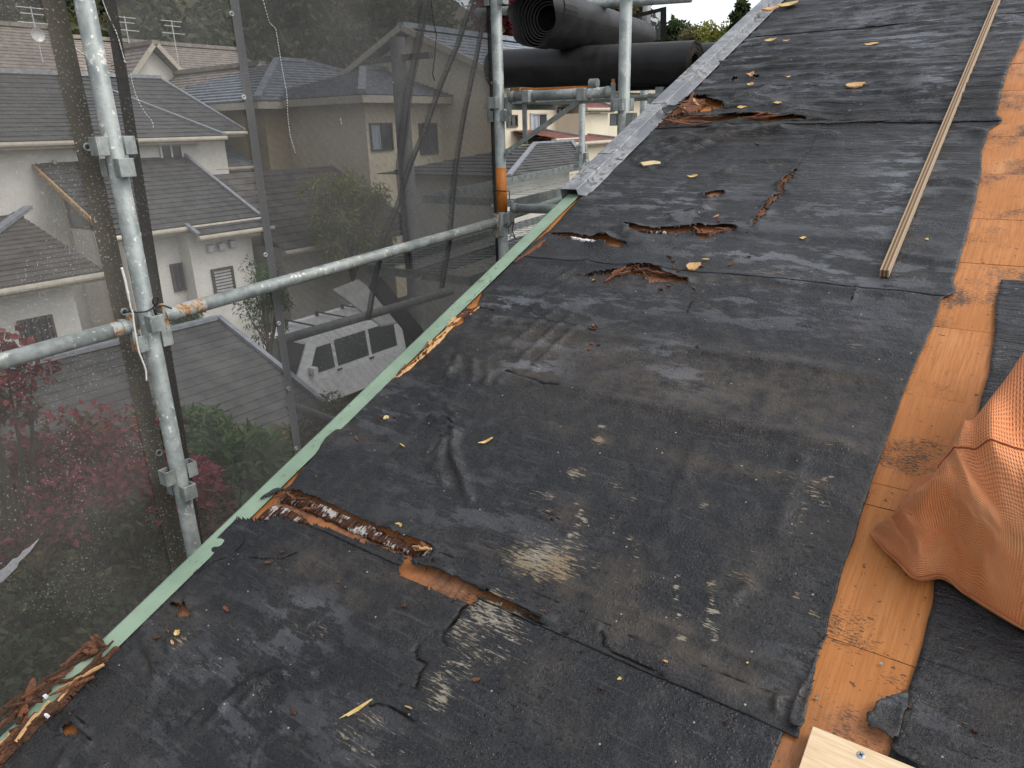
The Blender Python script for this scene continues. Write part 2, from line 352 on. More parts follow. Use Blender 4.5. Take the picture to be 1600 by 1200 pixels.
hole(zoomed(0, 800, 3, [(835,500),(850,462),(812,440),(862,452),(876,432),(878,462),(905,490),(868,498)]), 7, 0.001)
hole(zoomed(0, 980, 5.454, [(545,900),(590,860),(640,850),(680,905),(650,935),(600,945)]), 8, 0.001)
Z5 = lambda l: zoomed(860, 200, 3.636, l)
hole(Z5([(410,572),(500,576),(640,588),(760,586),(830,578),(940,573),(1045,583),(1052,600),(1000,606),(950,618),(880,640),(830,634),(815,602),(700,606),(660,612),(600,612),(500,599),(440,580)]), 9, 0.0014, 0.009)
hole(Z5([(0,608),(100,610),(160,626),(250,638),(300,652),(370,652),(440,670),(400,684),(350,680),(290,670),(220,660),(130,642),(60,618)]), 10, 0.0012, 0.007)
hole(Z5([(170,852),(270,838),(380,822),(440,806),(540,802),(620,818),(640,842),(700,862),(780,872),(776,890),(700,883),(630,880),(560,886),(530,856),(440,844),(340,846),(250,850)]), 11, 0.0016, 0.011)
holec(Z5([(1395,245),(1350,290),(1310,335),(1316,378),(1262,408),(1222,450),(1195,500),(1170,530),(1150,572)]), 0.006, 12, 0.008)
hole(Z5([(872,386),(930,366),(988,374),(972,392),(890,400)]), 13, 0.0015, 0.006)
Z1 = lambda l: zoomed(1000, 0, 5.333, l)
hole(Z1([(230,990),(430,818),(500,850),(545,842),(562,880),(640,885),(695,893),(682,932),(530,948),(400,968),(300,975)]), 14, 0.003, 0.012)
hole(Z1([(230,1012),(350,990),(700,1000),(1050,1002),(1300,1006),(1500,1007),(1300,1012),(1050,1014),(700,1018),(450,1022)]), 15, 0.0015, 0.006)
holec(Z1([(770,690),(830,662),(890,650),(930,668),(990,662)]), 0.010, 18)

GRV = []
def groove(pts, w=.0030, depth=.003, dark=1.0): GRV.append((RP(pts), w, depth, dark))
groove(Z7([(860,585),(825,610),(790,660),(755,695),(750,725),(768,745)]), .0042, .004)
groove(Z7([(662,742),(648,770),(656,795),(690,812),(670,850),(655,905)]), .0042, .004)
groove(Z7([(478,968),(505,958),(540,968),(575,982),(605,1000),(640,1025)]), .0042, .004)
groove(zoomed(700, 400, 2.667, [(245,485),(300,508),(350,520),(400,540),(460,545)]), .0042, .004)
groove(zoomed(640, 360, 5, [(540,608),(580,612),(620,618),(655,630)]), .0042, .004)
groove(zoomed(400,580,3.158,[(870,890),(960,925),(1060,965),(1180,1015),(1300,1065),(1450,1130),(1579,1190)]), .0016, .002, .7); groove(zoomed(700,760,2.667,[(540,520),(700,600),(860,670),(1000,730),(1180,800),(1300,845),(1380,885)]), .0016, .002, .7)
groove(zoomed(700,760,2.667,[(320,545),(380,575),(430,590),(500,620)]), .0030, .003, 1.); groove(zoomed(700,760,2.667,[(640,615),(655,640),(652,668),(700,700),(790,745),(890,790)]), .0030, .003, 1.)
groove([(672,655),(690,652),(706,662)], .0022, .003); groove([(700,655),(712,668)], .002, .002); groove([(848,801),(862,806),(876,814)], .002, .002); groove([(858,812),(868,818)], .002, .002); groove(Z1([(1000,1005),(1300,1006),(1650,1008),(2200,1015)]), .006, .004, 1.); groove(Z1([(700,930),(780,918),(840,925)]), .006, .004)
groove(Z5([(1390,250),(1430,190),(1480,110),(1510,50)]), .004, .002, .6); groove(Z5([(780,1050),(800,1000),(806,990)]), .0035, .003); groove(zoomed(1300,0,2.667,[(-300,508),(-100,512),(150,505),(400,515),(640,535)]), .005, .003, .8)
groove([(1330,470),(1335,455),(1343,440)], .0025, .002); groove(zoomed(0,800,3,[(1190,55),(1160,80),(1150,150),(1080,210),(1010,235),(940,280)]), .0018, .002, .8); groove(Z7([(0,905),(60,868),(110,845)]), .002, .002, .5); groove(Z7([(20,415),(90,420),(150,420),(205,395)]), .0022, .002, .8)
groove(zoomed(0,980,5.454,[(470,940),(545,920)]), .002, .003); groove(zoomed(0,980,5.454,[(620,740),(680,800),(740,840),(770,860),(720,920),(790,980)]), .002, .003); groove(zoomed(0,800,3,[(805,440),(850,452)]), .002, .003); groove([(1085,545+20),(1100,552)], .002, .002, .6); groove(Z5([(410,572),(330,566)]), .003, .003); groove(Z5([(1050,600),(1110,590),(1120,610)]), .003, .003)
# ---- wrinkles: polylines, height, half width
WR = []
def wrinkle(pts, h, w): WR.append((RP(pts), h, w))
for pts, h, w in [
    (zoomed(400,580,3.158,[(985,330),(975,400),(990,460),(1015,520),(1035,590),(1060,640)]), .010, .010), (zoomed(400,580,3.158,[(940,360),(905,430),(900,490),(930,560)]), .008, .011),
    (zoomed(400,580,3.158,[(860,390),(850,450),(870,500)]), .005, .010), (zoomed(400,580,3.158,[(1000,300),(930,360),(880,430)]), .006, .008), (zoomed(400,580,3.158,[(870,235),(940,265),(1000,300)]), .005, .006),
    (zoomed(400,580,3.158,[(880,280),(960,290),(1010,320)]), .005, .006), (zoomed(400,580,3.158,[(830,330),(900,320),(980,330)]), .005, .007),
    (Z7([(0,910),(60,870),(120,845),(200,855),(260,848)]), .008, .010), (Z7([(0,955),(50,905),(110,865),(160,860)]), .006, .008), (Z7([(-130,1040),(-60,960),(0,900),(40,875)]), .007, .010),
    ([(395,1200),(410,1160),(440,1140)], .005, .008), ([(245,1010),(250,1030),(262,1052)], .008, .01), ([(225,1000),(238,1030),(245,1060)], .007, .01), ([(265,1000),(268,1025),(275,1040)], .006, .008),
    ([(300,1130),(330,1100),(350,1080)], .004, .01), ([(120,1120),(135,1140),(142,1160)], .008, .01), ([(95,1200),(110,1175),(150,1190),(160,1200)], .009, .014), ([(250,1110),(262,1120),(270,1135)], .006, .007),
    ([(700,590),(712,575),(715,560)], .007, .010), ([(740,596),(742,580),(738,566)], .007, .012), ([(760,600),(765,588),(758,575)], .006, .010), ([(780,600),(790,590)], .006, .012), ([(690,560),(700,580),(720,600)], .006, .02),
    ([(800,540),(850,500),(880,480)], .005, .012), ([(815,560),(862,520),(890,498)], .005, .010), ([(830,580),(880,530),(905,512)], .005, .010), ([(870,440),(900,420),(925,410)], .005, .015), ([(845,470),(870,450),(895,440)], .004, .012),
    (Z5([(470,190),(560,130),(680,80),(780,40)]), .008, .014), (Z5([(500,210),(600,150),(720,100),(860,60)]), .008, .014), (Z5([(560,240),(700,160),(850,110),(980,60),(1200,40)]), .008, .014), (Z5([(780,150),(900,90),(1050,45),(1300,25)]), .008, .014),
    (Z5([(330,130),(460,100),(560,40)]), .008, .014), (Z5([(680,500),(800,480),(910,450)]), .010, .014), (Z5([(700,520),(790,500),(880,470)]), .008, .012), (Z5([(300,660),(330,620),(400,600)]), .020, .03),
    (Z5([(940,265),(1000,250),(1040,225)]), .008, .012), (Z5([(1050,185),(1200,182),(1400,190)]), .006, .018), (Z5([(985,375),(1100,372),(1260,375)]), .005, .016), (Z5([(430,590),(480,640),(520,660)]), .010, .03),
    (Z1([(900,840),(960,800),(1060,750)]), .010, .025), (Z1([(880,980),(1100,900),(1350,960)]), .016, .05), (Z1([(560,880),(700,830),(850,870)]), .014, .045), (Z1([(620,1110),(900,1080),(1200,1090)]), .010, .03),
    (Z1([(500,1190),(700,1120),(1000,1100),(1400,1100),(1600,1120)]), .010, .02), (Z1([(300,1180),(450,1120),(700,1080)]), .010, .022),
    ([(1330,470),(1336,455),(1342,440)], .003, .006), ([(1520,290),(1500,285),(1460,282)], .008, .02), ([(1510,305),(1470,300),(1430,305)], .006, .02), ([(1425,402),(1460,408),(1495,412)], .006, .018), ([(1495,200),(1530,207),(1550,215)], .008, .02),
    ([(670,656),(690,652),(706,660)], .006, .006), ([(700,640),(715,655)], .005, .006), ([(1090,700),(1060,760),(1040,830)], .0035, .018), ([(1255,715),(1235,770),(1215,830)], .0035, .016), ([(840,800),(855,810),(870,812)], .005, .006),
    (zoomed(700,760,2.667,[(570,580),(600,572),(630,585),(625,605)]), .004, .005), (zoomed(700,760,2.667,[(645,620),(660,640),(655,670),(690,690)]), .003, .004), (zoomed(700,760,2.667,[(1370,930),(1375,885),(1430,885),(1450,900)]), .008, .006),
    (zoomed(700,760,2.667,[(1100,460),(1180,470),(1240,430),(1250,390)]), .004, .012),
    ]: wrinkle(pts, h, w)
# long lap / batten lines (along the course direction), v, amplitude, width, u range
LAPS = [(0.545, .003, .006, -.85, -.16), (1.005, .007, .018, -1.0, -.17), (1.205, .006, .016, -1.22, -.16), (0.90, .003, .02, -.6, -.15), (1.30, .003, .03, -1.2, -.5), (1.50, .004, .015, -1.2, -.16), (1.72, .004, .02, -.9, -.15), (0.24, .003, .02, -.5, -.1), (0.30, .0025, .02, -1, -.5)]

def height(u, v):
    h = 0.010*(fbm(u*2.2, v*2.6, 1, 3)-0.5)+0.0045*(fbm(u*11, v*13, 5, 3)-0.5)+0.0016*(fbm(u*40, v*60, 9, 2)-.5)
    # puckering near the verge
    e = np.exp(-((u+1.25)/.16)**2); h = h+e*0.012*(fbm(u*9, v*14, 15, 3)-.5)
    # loose upper part: many small folds along the courses
    k = np.clip((v-2.05)/0.5, 0, 1)
    y = v*11+1.6*fbm(u*1.3, v*1.1, 21, 3)+.25*u; r = 1-np.abs(2*(y-np.floor(y))-1); fold = (r**3)*fbm(u*2.2, v*3, 31, 2)
    y2 = v*25+2.5*fbm(u*2, v*1.5, 41, 3); r2 = 1-np.abs(2*(y2-np.floor(y2))-1)
    h = h+k*(0.020*fold+0.006*(r2**2)*fbm(u*3.4, v*4, 51, 2)+0.012*(fbm(u*1.8, v*5, 61, 3)-.5))
    for vv, a, w, ua, ub in LAPS:
        vv2 = vv+0.018*(fbm(u*1.6, u*0+vv*7, 71, 3)-.5); m = np.clip((u-ua)/.08, 0, 1)*np.clip((ub-u)/.05, 0, 1)
        h = h+m*a*np.exp(-((v-vv2)/w)**2)
    for line, w, dep, _ in GRV:
        lo = line.min(0)-4*w; hi = line.max(0)+4*w; k = (u > lo[0]) & (u < hi[0]) & (v > lo[1]) & (v < hi[1])
        if k.any(): d, _a, _b = segdist(u[k]+.004*(vnoise(u[k]*70, v[k]*70, 2)-.5), v[k]+.004*(vnoise(u[k]*70, v[k]*70, 6)-.5), line); h[k] -= dep*.8*np.exp(-(d/w)**2)
    for line, a, w in WR:
        lo = line.min(0)-4*w; hi = line.max(0)+4*w; k = (u > lo[0]) & (u < hi[0]) & (v > lo[1]) & (v < hi[1])
        if k.any():
            d, _, _ = segdist(u[k], v[k], line); s = 1+.5*(vnoise(u[k]*60, v[k]*60, 3)-.5); h[k] += a*s*np.exp(-(d/w)**2)
    return h

# ---- stains and painted film sheen: (photo point, radius u, radius v, strength)
WORN, RUST, FILM = [], [], []
def blob(lst, p, ru, rv, s): a = ruv(p); lst.append((a[0], a[1], ru, rv, s))
for p, ru, rv, s in [((845,875),.085,.05,1.0),((800,862),.05,.03,.55),((900,850),.03,.05,.6),((770,965),.07,.05,.95),((735,985),.05,.06,.75),((800,985),.06,.03,.6),((720,1045),.05,.06,.6),((690,1095),.03,.04,.75),((770,1030),.06,.035,.7),((690,1070),.04,.03,.7),
    
    ((1275,775),.05,.04,.5),((1290,800),.03,.03,.5),((1310,700),.05,.03,.55),((1230,745),.05,.02,.55),((1100,790),.012,.010,1.0),
    ((940,667),.018,.010,.95),((935,688),.02,.014,.9),((900,740),.03,.02,.85),((960,760),.035,.02,.5),((600,1130),.10,.03,.5),((560,1165),.10,.03,.5),((590,1180),.09,.03,.45),((320,1030),.06,.05,.45),((350,1060),.08,.05,.35),
    ((850,773),.03,.02,.7),((1390,500),.05,.05,.45),((1330,540),.05,.02,.5),((1100,480),.03,.06,.5),((1150,275),.10,.10,.45),((1200,260),.10,.06,.5),((1260,340),.05,.05,.4),((1560,560),.03,.08,.5),((1520,1130),.08,.05,.35),((1480,1000),.08,.06,.3),((1550,1080),.1,.04,.3),
    ((560,890),.03,.01,.3),((285,1000),.04,.03,.5),((440,890),.05,.015,.4),((500,990),.03,.02,.5),((460,980),.03,.02,.5),((1210,430),.1,.02,.5),((1290,1015),.05,.04,.45),((1180,850),.03,.03,.4),((1160,905),.03,.02,.5)]: blob(WORN, p, ru, rv, s)
for ch, rad, st_ in [([(905,785),(911,800),(908,815),(900,835),(886,845),(892,862)],.011,.95),([(955,810),(965,830),(985,850),(996,865),(985,885),(986,905)],.011,.85),([(935,870),(930,890),(920,908)],.011,.85),([(1055,905),(1053,930),(1055,955),(1065,985),(1071,1005)],.011,.9),([(1110,920),(1105,945),(1104,970),(1115,985),(1112,1018)],.014,.95),([(960,910),(975,925),(985,940)],.009,.8),([(852,798),(872,790)],.009,.85),([(835,776),(842,768)],.009,.9),([(1310,725),(1275,765),(1262,790),(1232,846),(1262,858),(1298,870)],.012,.85),([(1252,930),(1270,960),(1286,972)],.011,.85),([(960,765),(985,780),(1000,800)],.010,.6),([(560,1130),(600,1115),(625,1122)],.010,.7),([(520,1160),(545,1150),(575,1145)],.010,.7),([(600,1200),(625,1175),(650,1165)],.010,.8)]:
    q_ = RP(ch)
    for a_, b_ in zip(q_[:-1], q_[1:]):
        for t_ in np.linspace(0, 1, max(2, int(np.linalg.norm(b_-a_)/.012)), endpoint=False): m_ = a_+(b_-a_)*t_; j_ = rng.normal(0, .004, 2); WORN.append((m_[0]+j_[0], m_[1]+j_[1], rad*.9*rng.uniform(.6, 1.3), rad*.8*rng.uniform(.6, 1.3), st_*rng.uniform(.55, 1.05)))
for p, ru, rv, s in [((900,545),.28,.07,.85),((1100,605),.34,.10,1.0),((800,580),.15,.05,.7),((1250,650),.2,.06,.8),((1290,590),.12,.02,1.0),((1240,560),.10,.012,.9),((1140,545),.10,.02,.5),((1130,1060),.1,.02,.8),((950,940),.25,.02,.9),((1050,1010),.15,.02,.9),((1000,700),.3,.02,.6),((1180,740),.2,.02,.7),
    ((520,900),.12,.05,.5),((620,910),.08,.03,.6),((890,800),.04,.03,.7),((980,900),.05,.04,.6),((700,480),.15,.05,.4),((960,440),.2,.02,.5),((1120,440),.15,.015,.7),((1300,660),.1,.04,.5),((280,960),.08,.04,.5),((540,680),.12,.04,.4),((870,560),.2,.03,.4),((1350,780),.03,.08,.4),((1180,900),.05,.1,.4),((1250,1090),.1,.03,.5),((1300,690),.12,.03,.7),
    ((1150,195),.3,.04,.6),((1120,215),.15,.05,.5)]: blob(RUST, p, ru, rv, s)
for p, ru, rv, s in [((1410,280),.09,.28,1.0),((1380,330),.05,.2,.8),((1460,130),.08,.25,1.0),((1490,100),.06,.2,.9),((1150,80),.2,.2,.7),((1380,30),.3,.25,.8),((1430,60),.2,.3,.9),((1300,130),.3,.2,.6),((1170,95),.12,.1,.9),((1100,130),.12,.1,.8),
    ((1050,320),.25,.15,.6),((950,300),.15,.1,.5),((1300,420),.25,.12,.6),((1180,400),.2,.06,.7),((800,480),.10,.07,.7),((770,470),.08,.06,.6),((860,530),.15,.06,.35),((1040,560),.12,.08,.4),((1060,590),.1,.05,.5),((830,570),.08,.05,.7),((950,480),.2,.07,.4),((1180,480),.3,.1,.4),
    ((430,1000),.15,.1,.25),((350,1100),.2,.12,.25),((480,970),.08,.05,.5),((560,1160),.2,.06,.2),((230,950),.04,.03,.7),((600,640),.15,.1,.3),((750,800),.2,.1,.25),((1340,1080),.1,.05,.4),((1580,30),.1,.25,.8),((1250,330),.3,.12,.45)]: blob(FILM, p, ru, rv, s)
def masks(u, v):
    out = np.zeros(u.shape+(4,))
    for k, L in enumerate((WORN, RUST, FILM)):
        m = np.zeros_like(u)
        for a, b, ru, rv, s in L:
            q = ((u-a)/ru)**2+((v-b)/rv)**2; j = q < 6
            if j.any(): m[j] = np.maximum(m[j], s*np.exp(-q[j]*.9))
        out[..., k] = m
    for line, w, dep, dk in GRV:
        lo = line.min(0)-4*w; hi = line.max(0)+4*w; k = (u > lo[0]) & (u < hi[0]) & (v > lo[1]) & (v < hi[1])
        if k.any(): d, _a, _b = segdist(u[k]+.004*(vnoise(u[k]*70, v[k]*70, 2)-.5), v[k]+.004*(vnoise(u[k]*70, v[k]*70, 6)-.5), line); out[k, 3] = np.maximum(out[k, 3], dk*np.clip(.35+1.1*vnoise(u[k]*55, v[k]*55, 7), 0, 1)*np.exp(-(d/(w*(.35+.75*vnoise(u[k]*30, v[k]*30, 4))))**2))
    w = out[..., 0]*(0.65+.7*(fbm(u*18, v*18, 81, 3))) ; out[..., 0] = np.clip(w, 0, 1.2)
    return out

# ------------------------------------------------------------------ the roof
roof = thing('house_roof', T(-1.0, -0.7, -0.2), 'stripped sloping house roof in torn black felt with an exposed bare wood strip', 'roof')
U_IN = -1.258
# sheathing boards
joints = [-.75,-.52,-.29,-.06,.165,.395,.623,.887,.937,1.179,1.406,1.662,1.866,2.106,2.341,2.426,2.685,2.92,3.15,3.38,3.61,3.84,4.07,4.3,4.53,4.76,5.0,5.23,5.46,5.69,5.92]
ROT = [(ruv(p), ru, rv, s) for p, ru, rv, s in [((470,790),.10,.06,1.0),((560,840),.14,.04,.9),((700,910),.09,.05,.85),((760,945),.05,.02,1.),((1060,165),.06,.06,.55),((1100,190),.3,.05,.9),((1100,365),.2,.06,.9),((1010,430),.2,.05,.95),((1200,310),.15,.2,1.),((900,380),.2,.05,.8),((620,1105),.05,.04,.9),((705,1000),.05,.05,.8),((120,1148),.04,.04,.8),((100,1100),.05,.2,1.),((285,960),.05,.03,.9),((1225,1165),.05,.03,.8),((1280,1140),.04,.02,.6),((1115,305),.1,.05,1.),((1400,1165),.1,.02,.7),((1370,1150),.05,.015,.5)]]
for j in range(len(joints)-1):
    a, b = joints[j]+.0006, joints[j+1]-.0006; nu = 90; nv = max(3, int((b-a)/.03))
    us = np.linspace(U_IN-.002*rng.random(), 1.6, nu); vs = np.linspace(a, b, nv); Ug, Vg = np.meshgrid(us, vs); dn = rng.normal(0, .0008)
    n = dn+.0012*(fbm(Ug*3, Vg*3, j, 2)-.5); n[0] -= .0012; n[-1] -= .0012
    P = T(Ug, Vg, n-.002); P2 = T(Ug[[0, -1]], Vg[[0, -1]], -.018)
    mb = MB(); mb.grid(P); o0 = len(mb.v)
    base = MB(); V = list(map(tuple, P.reshape(-1, 3))); k = len(V)
    V += list(map(tuple, P2.reshape(-1, 3))); F = list(mb.f)
    for i in range(nu-1): F.append((k+i, k+i+1, i+1, i)); F.append(((nv-1)*nu+i, (nv-1)*nu+i+1, k+nu+i+1, k+nu+i))
    F.append((0, (nv-1)*nu, k+nu, k)); F.append(((nv-1)*nu+nu-1, nu-1, k+nu-1, k+2*nu-1))
    o = meshobj('sheathing_board', (V, F), M['deck'], roof)
    mk = np.zeros((len(V), 4)); uu = np.concatenate([Ug.ravel(), Ug[[0, -1]].ravel()]); vv = np.concatenate([Vg.ravel(), Vg[[0, -1]].ravel()])
    for (ru0, rv0), ru, rv, s in ROT: mk[:, 0] = np.maximum(mk[:, 0], s*np.exp(-((uu-ru0)/ru)**2-((vv-rv0)/rv)**2))
    set_attrs(o, np.stack([uu+j*.37, vv, vv*0], 1), mk)
# rafters and gable wall under the edge
for k, uu in enumerate((-1.235, -.78, -.33, .12, .57, 1.02, 1.47)):
    mb = MB(); c = T(uu, 2.6, -.02-.045); mb.obox(c, EU*.02, EV*3.3, EN*.044); meshobj('rafter', mb, M['fresh'], roof)

def felt_sheet(name, v0, v1, left, right, step, seed, lap=.005, low_jit=.004, top_n=.001, holes=HOLES, right_jit=0., label=None):
    vs = np.arange(v0, v1+step*.5, step); nv = len(vs); W = 1.25; nu = int(W/step)
    left = np.array(sorted([tuple(p) for p in left], key=lambda p: p[1])); right = np.array(sorted([tuple(p) for p in right], key=lambda p: p[1]))
    L = np.interp(vs, left[:,1], left[:,0])+.004*(fbm(vs*22, vs*0, seed, 3)-.5); R = np.interp(vs, right[:,1], right[:,0])+.004*(fbm(vs*30, vs*0+3, seed+2, 3)-.5)
    nu = max(8, int((R-L).max()/step)); s = np.linspace(0, 1, nu)
    U = L[:,None]+(R-L)[:,None]*s[None]; V = np.repeat(vs[:,None], nu, 1)
    fade = np.clip(1-(V-v0)/.06, 0, 1); V = V+fade*low_jit*2*(fbm(U*14, U*0+seed, seed+7, 4)-.5)
    t = np.clip((V-v0)/.10, 0, 1); n = top_n+lap*(1-t)**2*(1+.0*U)
    H = height(U.ravel().copy(), V.ravel().copy()).reshape(U.shape); n = np.maximum(n+np.maximum(H, -.002)+.0012, .0012)
    # edges lie down, with a small ragged lift
    er = np.clip((R[:,None]-U)/.008, 0, 1); n = n*(0.8+.2*er)+.0008
    fu, fv = U.ravel(), V.ravel(); keepv = np.ones(len(fu), bool); snx, sny = fu.copy(), fv.copy(); nn = n.ravel().copy()
    for poly, lift in holes:
        lo = poly.min(0)-.06; hi = poly.max(0)+.06; k = np.where((fu > lo[0]) & (fu < hi[0]) & (fv > lo[1]) & (fv < hi[1]))[0]
        if len(k) == 0: continue
        d, bx, by = segdist(fu[k], fv[k], poly, True); ins = inpoly(fu[k], fv[k], poly)
        keepv[k[ins]] = False; snx[k[ins]] = bx[ins]; sny[k[ins]] = by[ins]
        up = np.where(by >= fv[k], .25, 1.0)      # upper lip curls up, lower lip stays down
        dd = np.where(ins, 0, d); nn[k] += lift*up*np.exp(-(dd/.016)**2)*(.3+1.2*vnoise(bx*30, by*30, seed))
    idx = np.arange(nv*nu).reshape(nv, nu); q = np.stack([idx[:-1,:-1], idx[:-1,1:], idx[1:,1:], idx[1:,:-1]], -1).reshape(-1, 4)
    kq = keepv[q]; good = kq.sum(1) >= 3; cu = fu[q].mean(1); cv = fv[q].mean(1)
    for poly, _ in holes: 
        lo = poly.min(0); hi = poly.max(0); k = np.where(good & (cu > lo[0]) & (cu < hi[0]) & (cv > lo[1]) & (cv < hi[1]))[0]
        if len(k): good[k[inpoly(cu[k], cv[k], poly)]] = False
    q = q[good]; used = np.unique(q); mp = -np.ones(nv*nu, int); mp[used] = np.arange(len(used)); q = mp[q]
    uu, vv, n3 = snx[used], sny[used], nn[used]; P = T(uu, vv, n3)
    o = meshobj(name, (P, q.tolist()), M['felt'], roof, smooth=True)
    set_attrs(o, np.stack([uu+seed*.731, vv+seed*.197, n3*0], 1), masks(uu, vv))
    md = o.modifiers.new('thick', 'SOLIDIFY'); md.thickness = .0012; md.offset = -1
    if label: o['label'] = label
    return o

LEFT = RP([(-60,1270),(5,1198),(37,1163),(68,1132),(95,1112),(117,1088),(128,1077),(160,1042),(190,1012),(203,993),(240,950),(310,872),(385,803),(398,797)])
LEFT[:,0] = np.maximum(LEFT[:,0], -1.280)
LEFTB = RP([(402,796),(448,768),(470,740),(500,705),(510,688),(546,656),(566,636),(593,611),(598,597),(619,594),(640,582),(656,564),(679,546),(694,532),(706,517),(726,503),(744,485),(750,470),(722,482),(757,452),(775,437),(800,412),(830,385),(860,362),(885,333),(903,316)])
top = [(-1.228, 1.93), (-1.228, 2.6), (-1.226, 6.0)]
LEFTALL = np.vstack([LEFTB, np.array(top)])
RA = RP([(1185,1260),(1205,1200),(1228,1137),(1240,1105)])
RB = RP([(1250,1143),(1258,1100),(1275,1030),(1290,990),(1320,880),(1335,845),(1363,752),(1413,613),(1440,550),(1466,490),(1472,468),(1494,458),(1490,440),(1500,407),(1519,339),(1533,272),(1534,240),(1545,205),(1557,196),(1566,191),(1557,180),(1575,110),(1600,60),(1612,20)])
RB = np.vstack([RB, [(-.165, 3.6), (-.17, 6.0)]])
_, vS1 = ruv((750, 937))
felt_sheet('felt_sheet', -.60, .515, LEFT, RA, .0036, 1, lap=0)
felt_sheet('felt_sheet', .462, 1.53, LEFTALL, RB, .0036, 2, lap=.0022)
felt_sheet('felt_sheet', 1.508, 2.46, LEFTALL, RB, .0065, 4, lap=.0015)
felt_sheet('felt_sheet', 2.435, 3.45, LEFTALL, RB, .0085, 5, lap=.003, low_jit=.010)
felt_sheet('felt_sheet', 3.42, 5.9, LEFTALL, RB, .014, 6, lap=.003, low_jit=.010)
# felt to the right of the bare strip
ZR = lambda l: zoomed(1200, 800, 3, l)
RL = RP([(1372,1260),(1383,1200),(1392,1170)]+ZR([(575,1112),(590,1040),(612,950),(640,875),(652,830),(695,720),(730,600),(765,450),(785,310)])+[(1490,800),(1535,617),(1545,580),(1553,533),(1557,473),(1562,453),(1563,441)])
RRr = np.array([(1.55, -.7), (1.55, 2.0)])
felt_sheet('felt_sheet', -.60, .655, RL, RRr, .007, 8, lap=0, holes=[])
felt_sheet('felt_sheet', .635, 1.592, RL, RRr, .007, 9, lap=.0012, holes=[])
# torn flaps lying on the wood
def flap(pts, seed, n0=.004, curl=.006, fold=None):
    poly = rough_poly(RP(pts), .006, .0012, seed); lo, hi = poly.min(0), poly.max(0); st = .005
    us = np.arange(lo[0], hi[0]+st, st); vs = np.arange(lo[1], hi[1]+st, st); U, V = np.meshgrid(us, vs); fu, fv = U.ravel(), V.ravel()
    ins = inpoly(fu, fv, poly); d, bx, by = segdist(fu, fv, poly, True); idx = np.arange(len(fu)).reshape(U.shape)
    q = np.stack([idx[:-1,:-1], idx[:-1,1:], idx[1:,1:], idx[1:,:-1]], -1).reshape(-1, 4); good = ins[q].sum(1) >= 2; q = q[good]
    x = np.where(ins, fu, bx); y = np.where(ins, fv, by); used = np.unique(q); mp = -np.ones(len(fu), int); mp[used] = np.arange(len(used)); q = mp[q]
    x, y, dd = x[used], y[used], np.where(ins, d, 0)[used]
    n = n0+.004*fbm(x*20, y*20, seed, 3)+curl*np.exp(-dd/.008)*vnoise(x*25, y*25, seed)
    o = meshobj('felt_flap', (T(x, y, n), q.tolist()), M['felt'], roof, smooth=True); set_attrs(o, np.stack([x+seed, y, x*0], 1), masks(x, y))
    md = o.modifiers.new('thick', 'SOLIDIFY'); md.thickness = .0012; md.offset = -1; return o
flap(ZR([(650,862),(640,858),(590,872),(530,888),(500,922),(462,962),(455,1010),(490,1030),(540,1046),(582,1080),(600,1090),(625,1000),(650,930)]), 21, .006)
flap(ZR([(275,572),(285,580),(255,640),(235,700),(205,830),(190,900),(170,1000),(150,1032),(90,1008),(110,940),(140,880),(165,830),(200,740)]), 22, .009)
flap(zoomed(400,580,3.158,[(775,935),(850,935),(872,905),(885,925),(870,965),(850,985),(800,985),(775,965)]), 23, .006, .006)
flap(Z1([(190,985),(250,955),(330,962),(300,990),(215,1022)]), 24, .03, .01)
flap(ZR([(572,1110),(600,1095),(640,1125),(720,1165),(760,1215),(700,1200),(620,1160)]), 25, .007)

# verge: green drip flashing, timber behind it
mb = MB(); vs = np.linspace(-.7, 1.90, 90); prof = [(-1.252, .0045), (-1.294, .0065), (-1.300, .004), (-1.302, -.065), (-1.294, -.067)]
P = [[T(u+.0012*(vnoise(v*9, 1.)-.5), v, n+.001*(vnoise(v*7, 5.)-.5)) for u, n in prof] for v in vs]; mb.grid(np.array(P)); gf = meshobj('verge_flashing', mb, M['green'], roof)
md = gf.modifiers.new('t', 'SOLIDIFY'); md.thickness = .0015; md.offset = -1
gf['label'] = 'pale green metal drip flashing along the verge'
mb = MB(); mb.obox(T(-1.277, 2.6, -.055), EU*.015, EV*3.3, EN*.045); meshobj('barge_board', mb, M['rot'], roof)
# peeling white metal cap, three overlapping lengths
for a, b, dn in ((1.885, 2.17, 0), (2.155, 2.62, .002), (2.60, 4.0, .004), (3.97, 5.9, .006)):
    prof = [(-1.316, -.05), (-1.316, .030), (-1.312, .033), (-1.254, .033), (-1.252, .031), (-1.250, .014), (-1.222, .011), (-1.220, .006)]
    n = max(6, int((b-a)/.05)); P = [[T(u+.0015*(vnoise(v*5, 9.)-.5), v, nn+dn+.0015*(vnoise(v*9, u*30)-.5)) for u, nn in prof] for v in np.linspace(a, b, n)]
    mb = MB(); mb.grid(np.array(P)); o = meshobj('verge_cap', mb, M['cap'], roof); md = o.modifiers.new('t', 'SOLIDIFY'); md.thickness = .0018; md.offset = -1
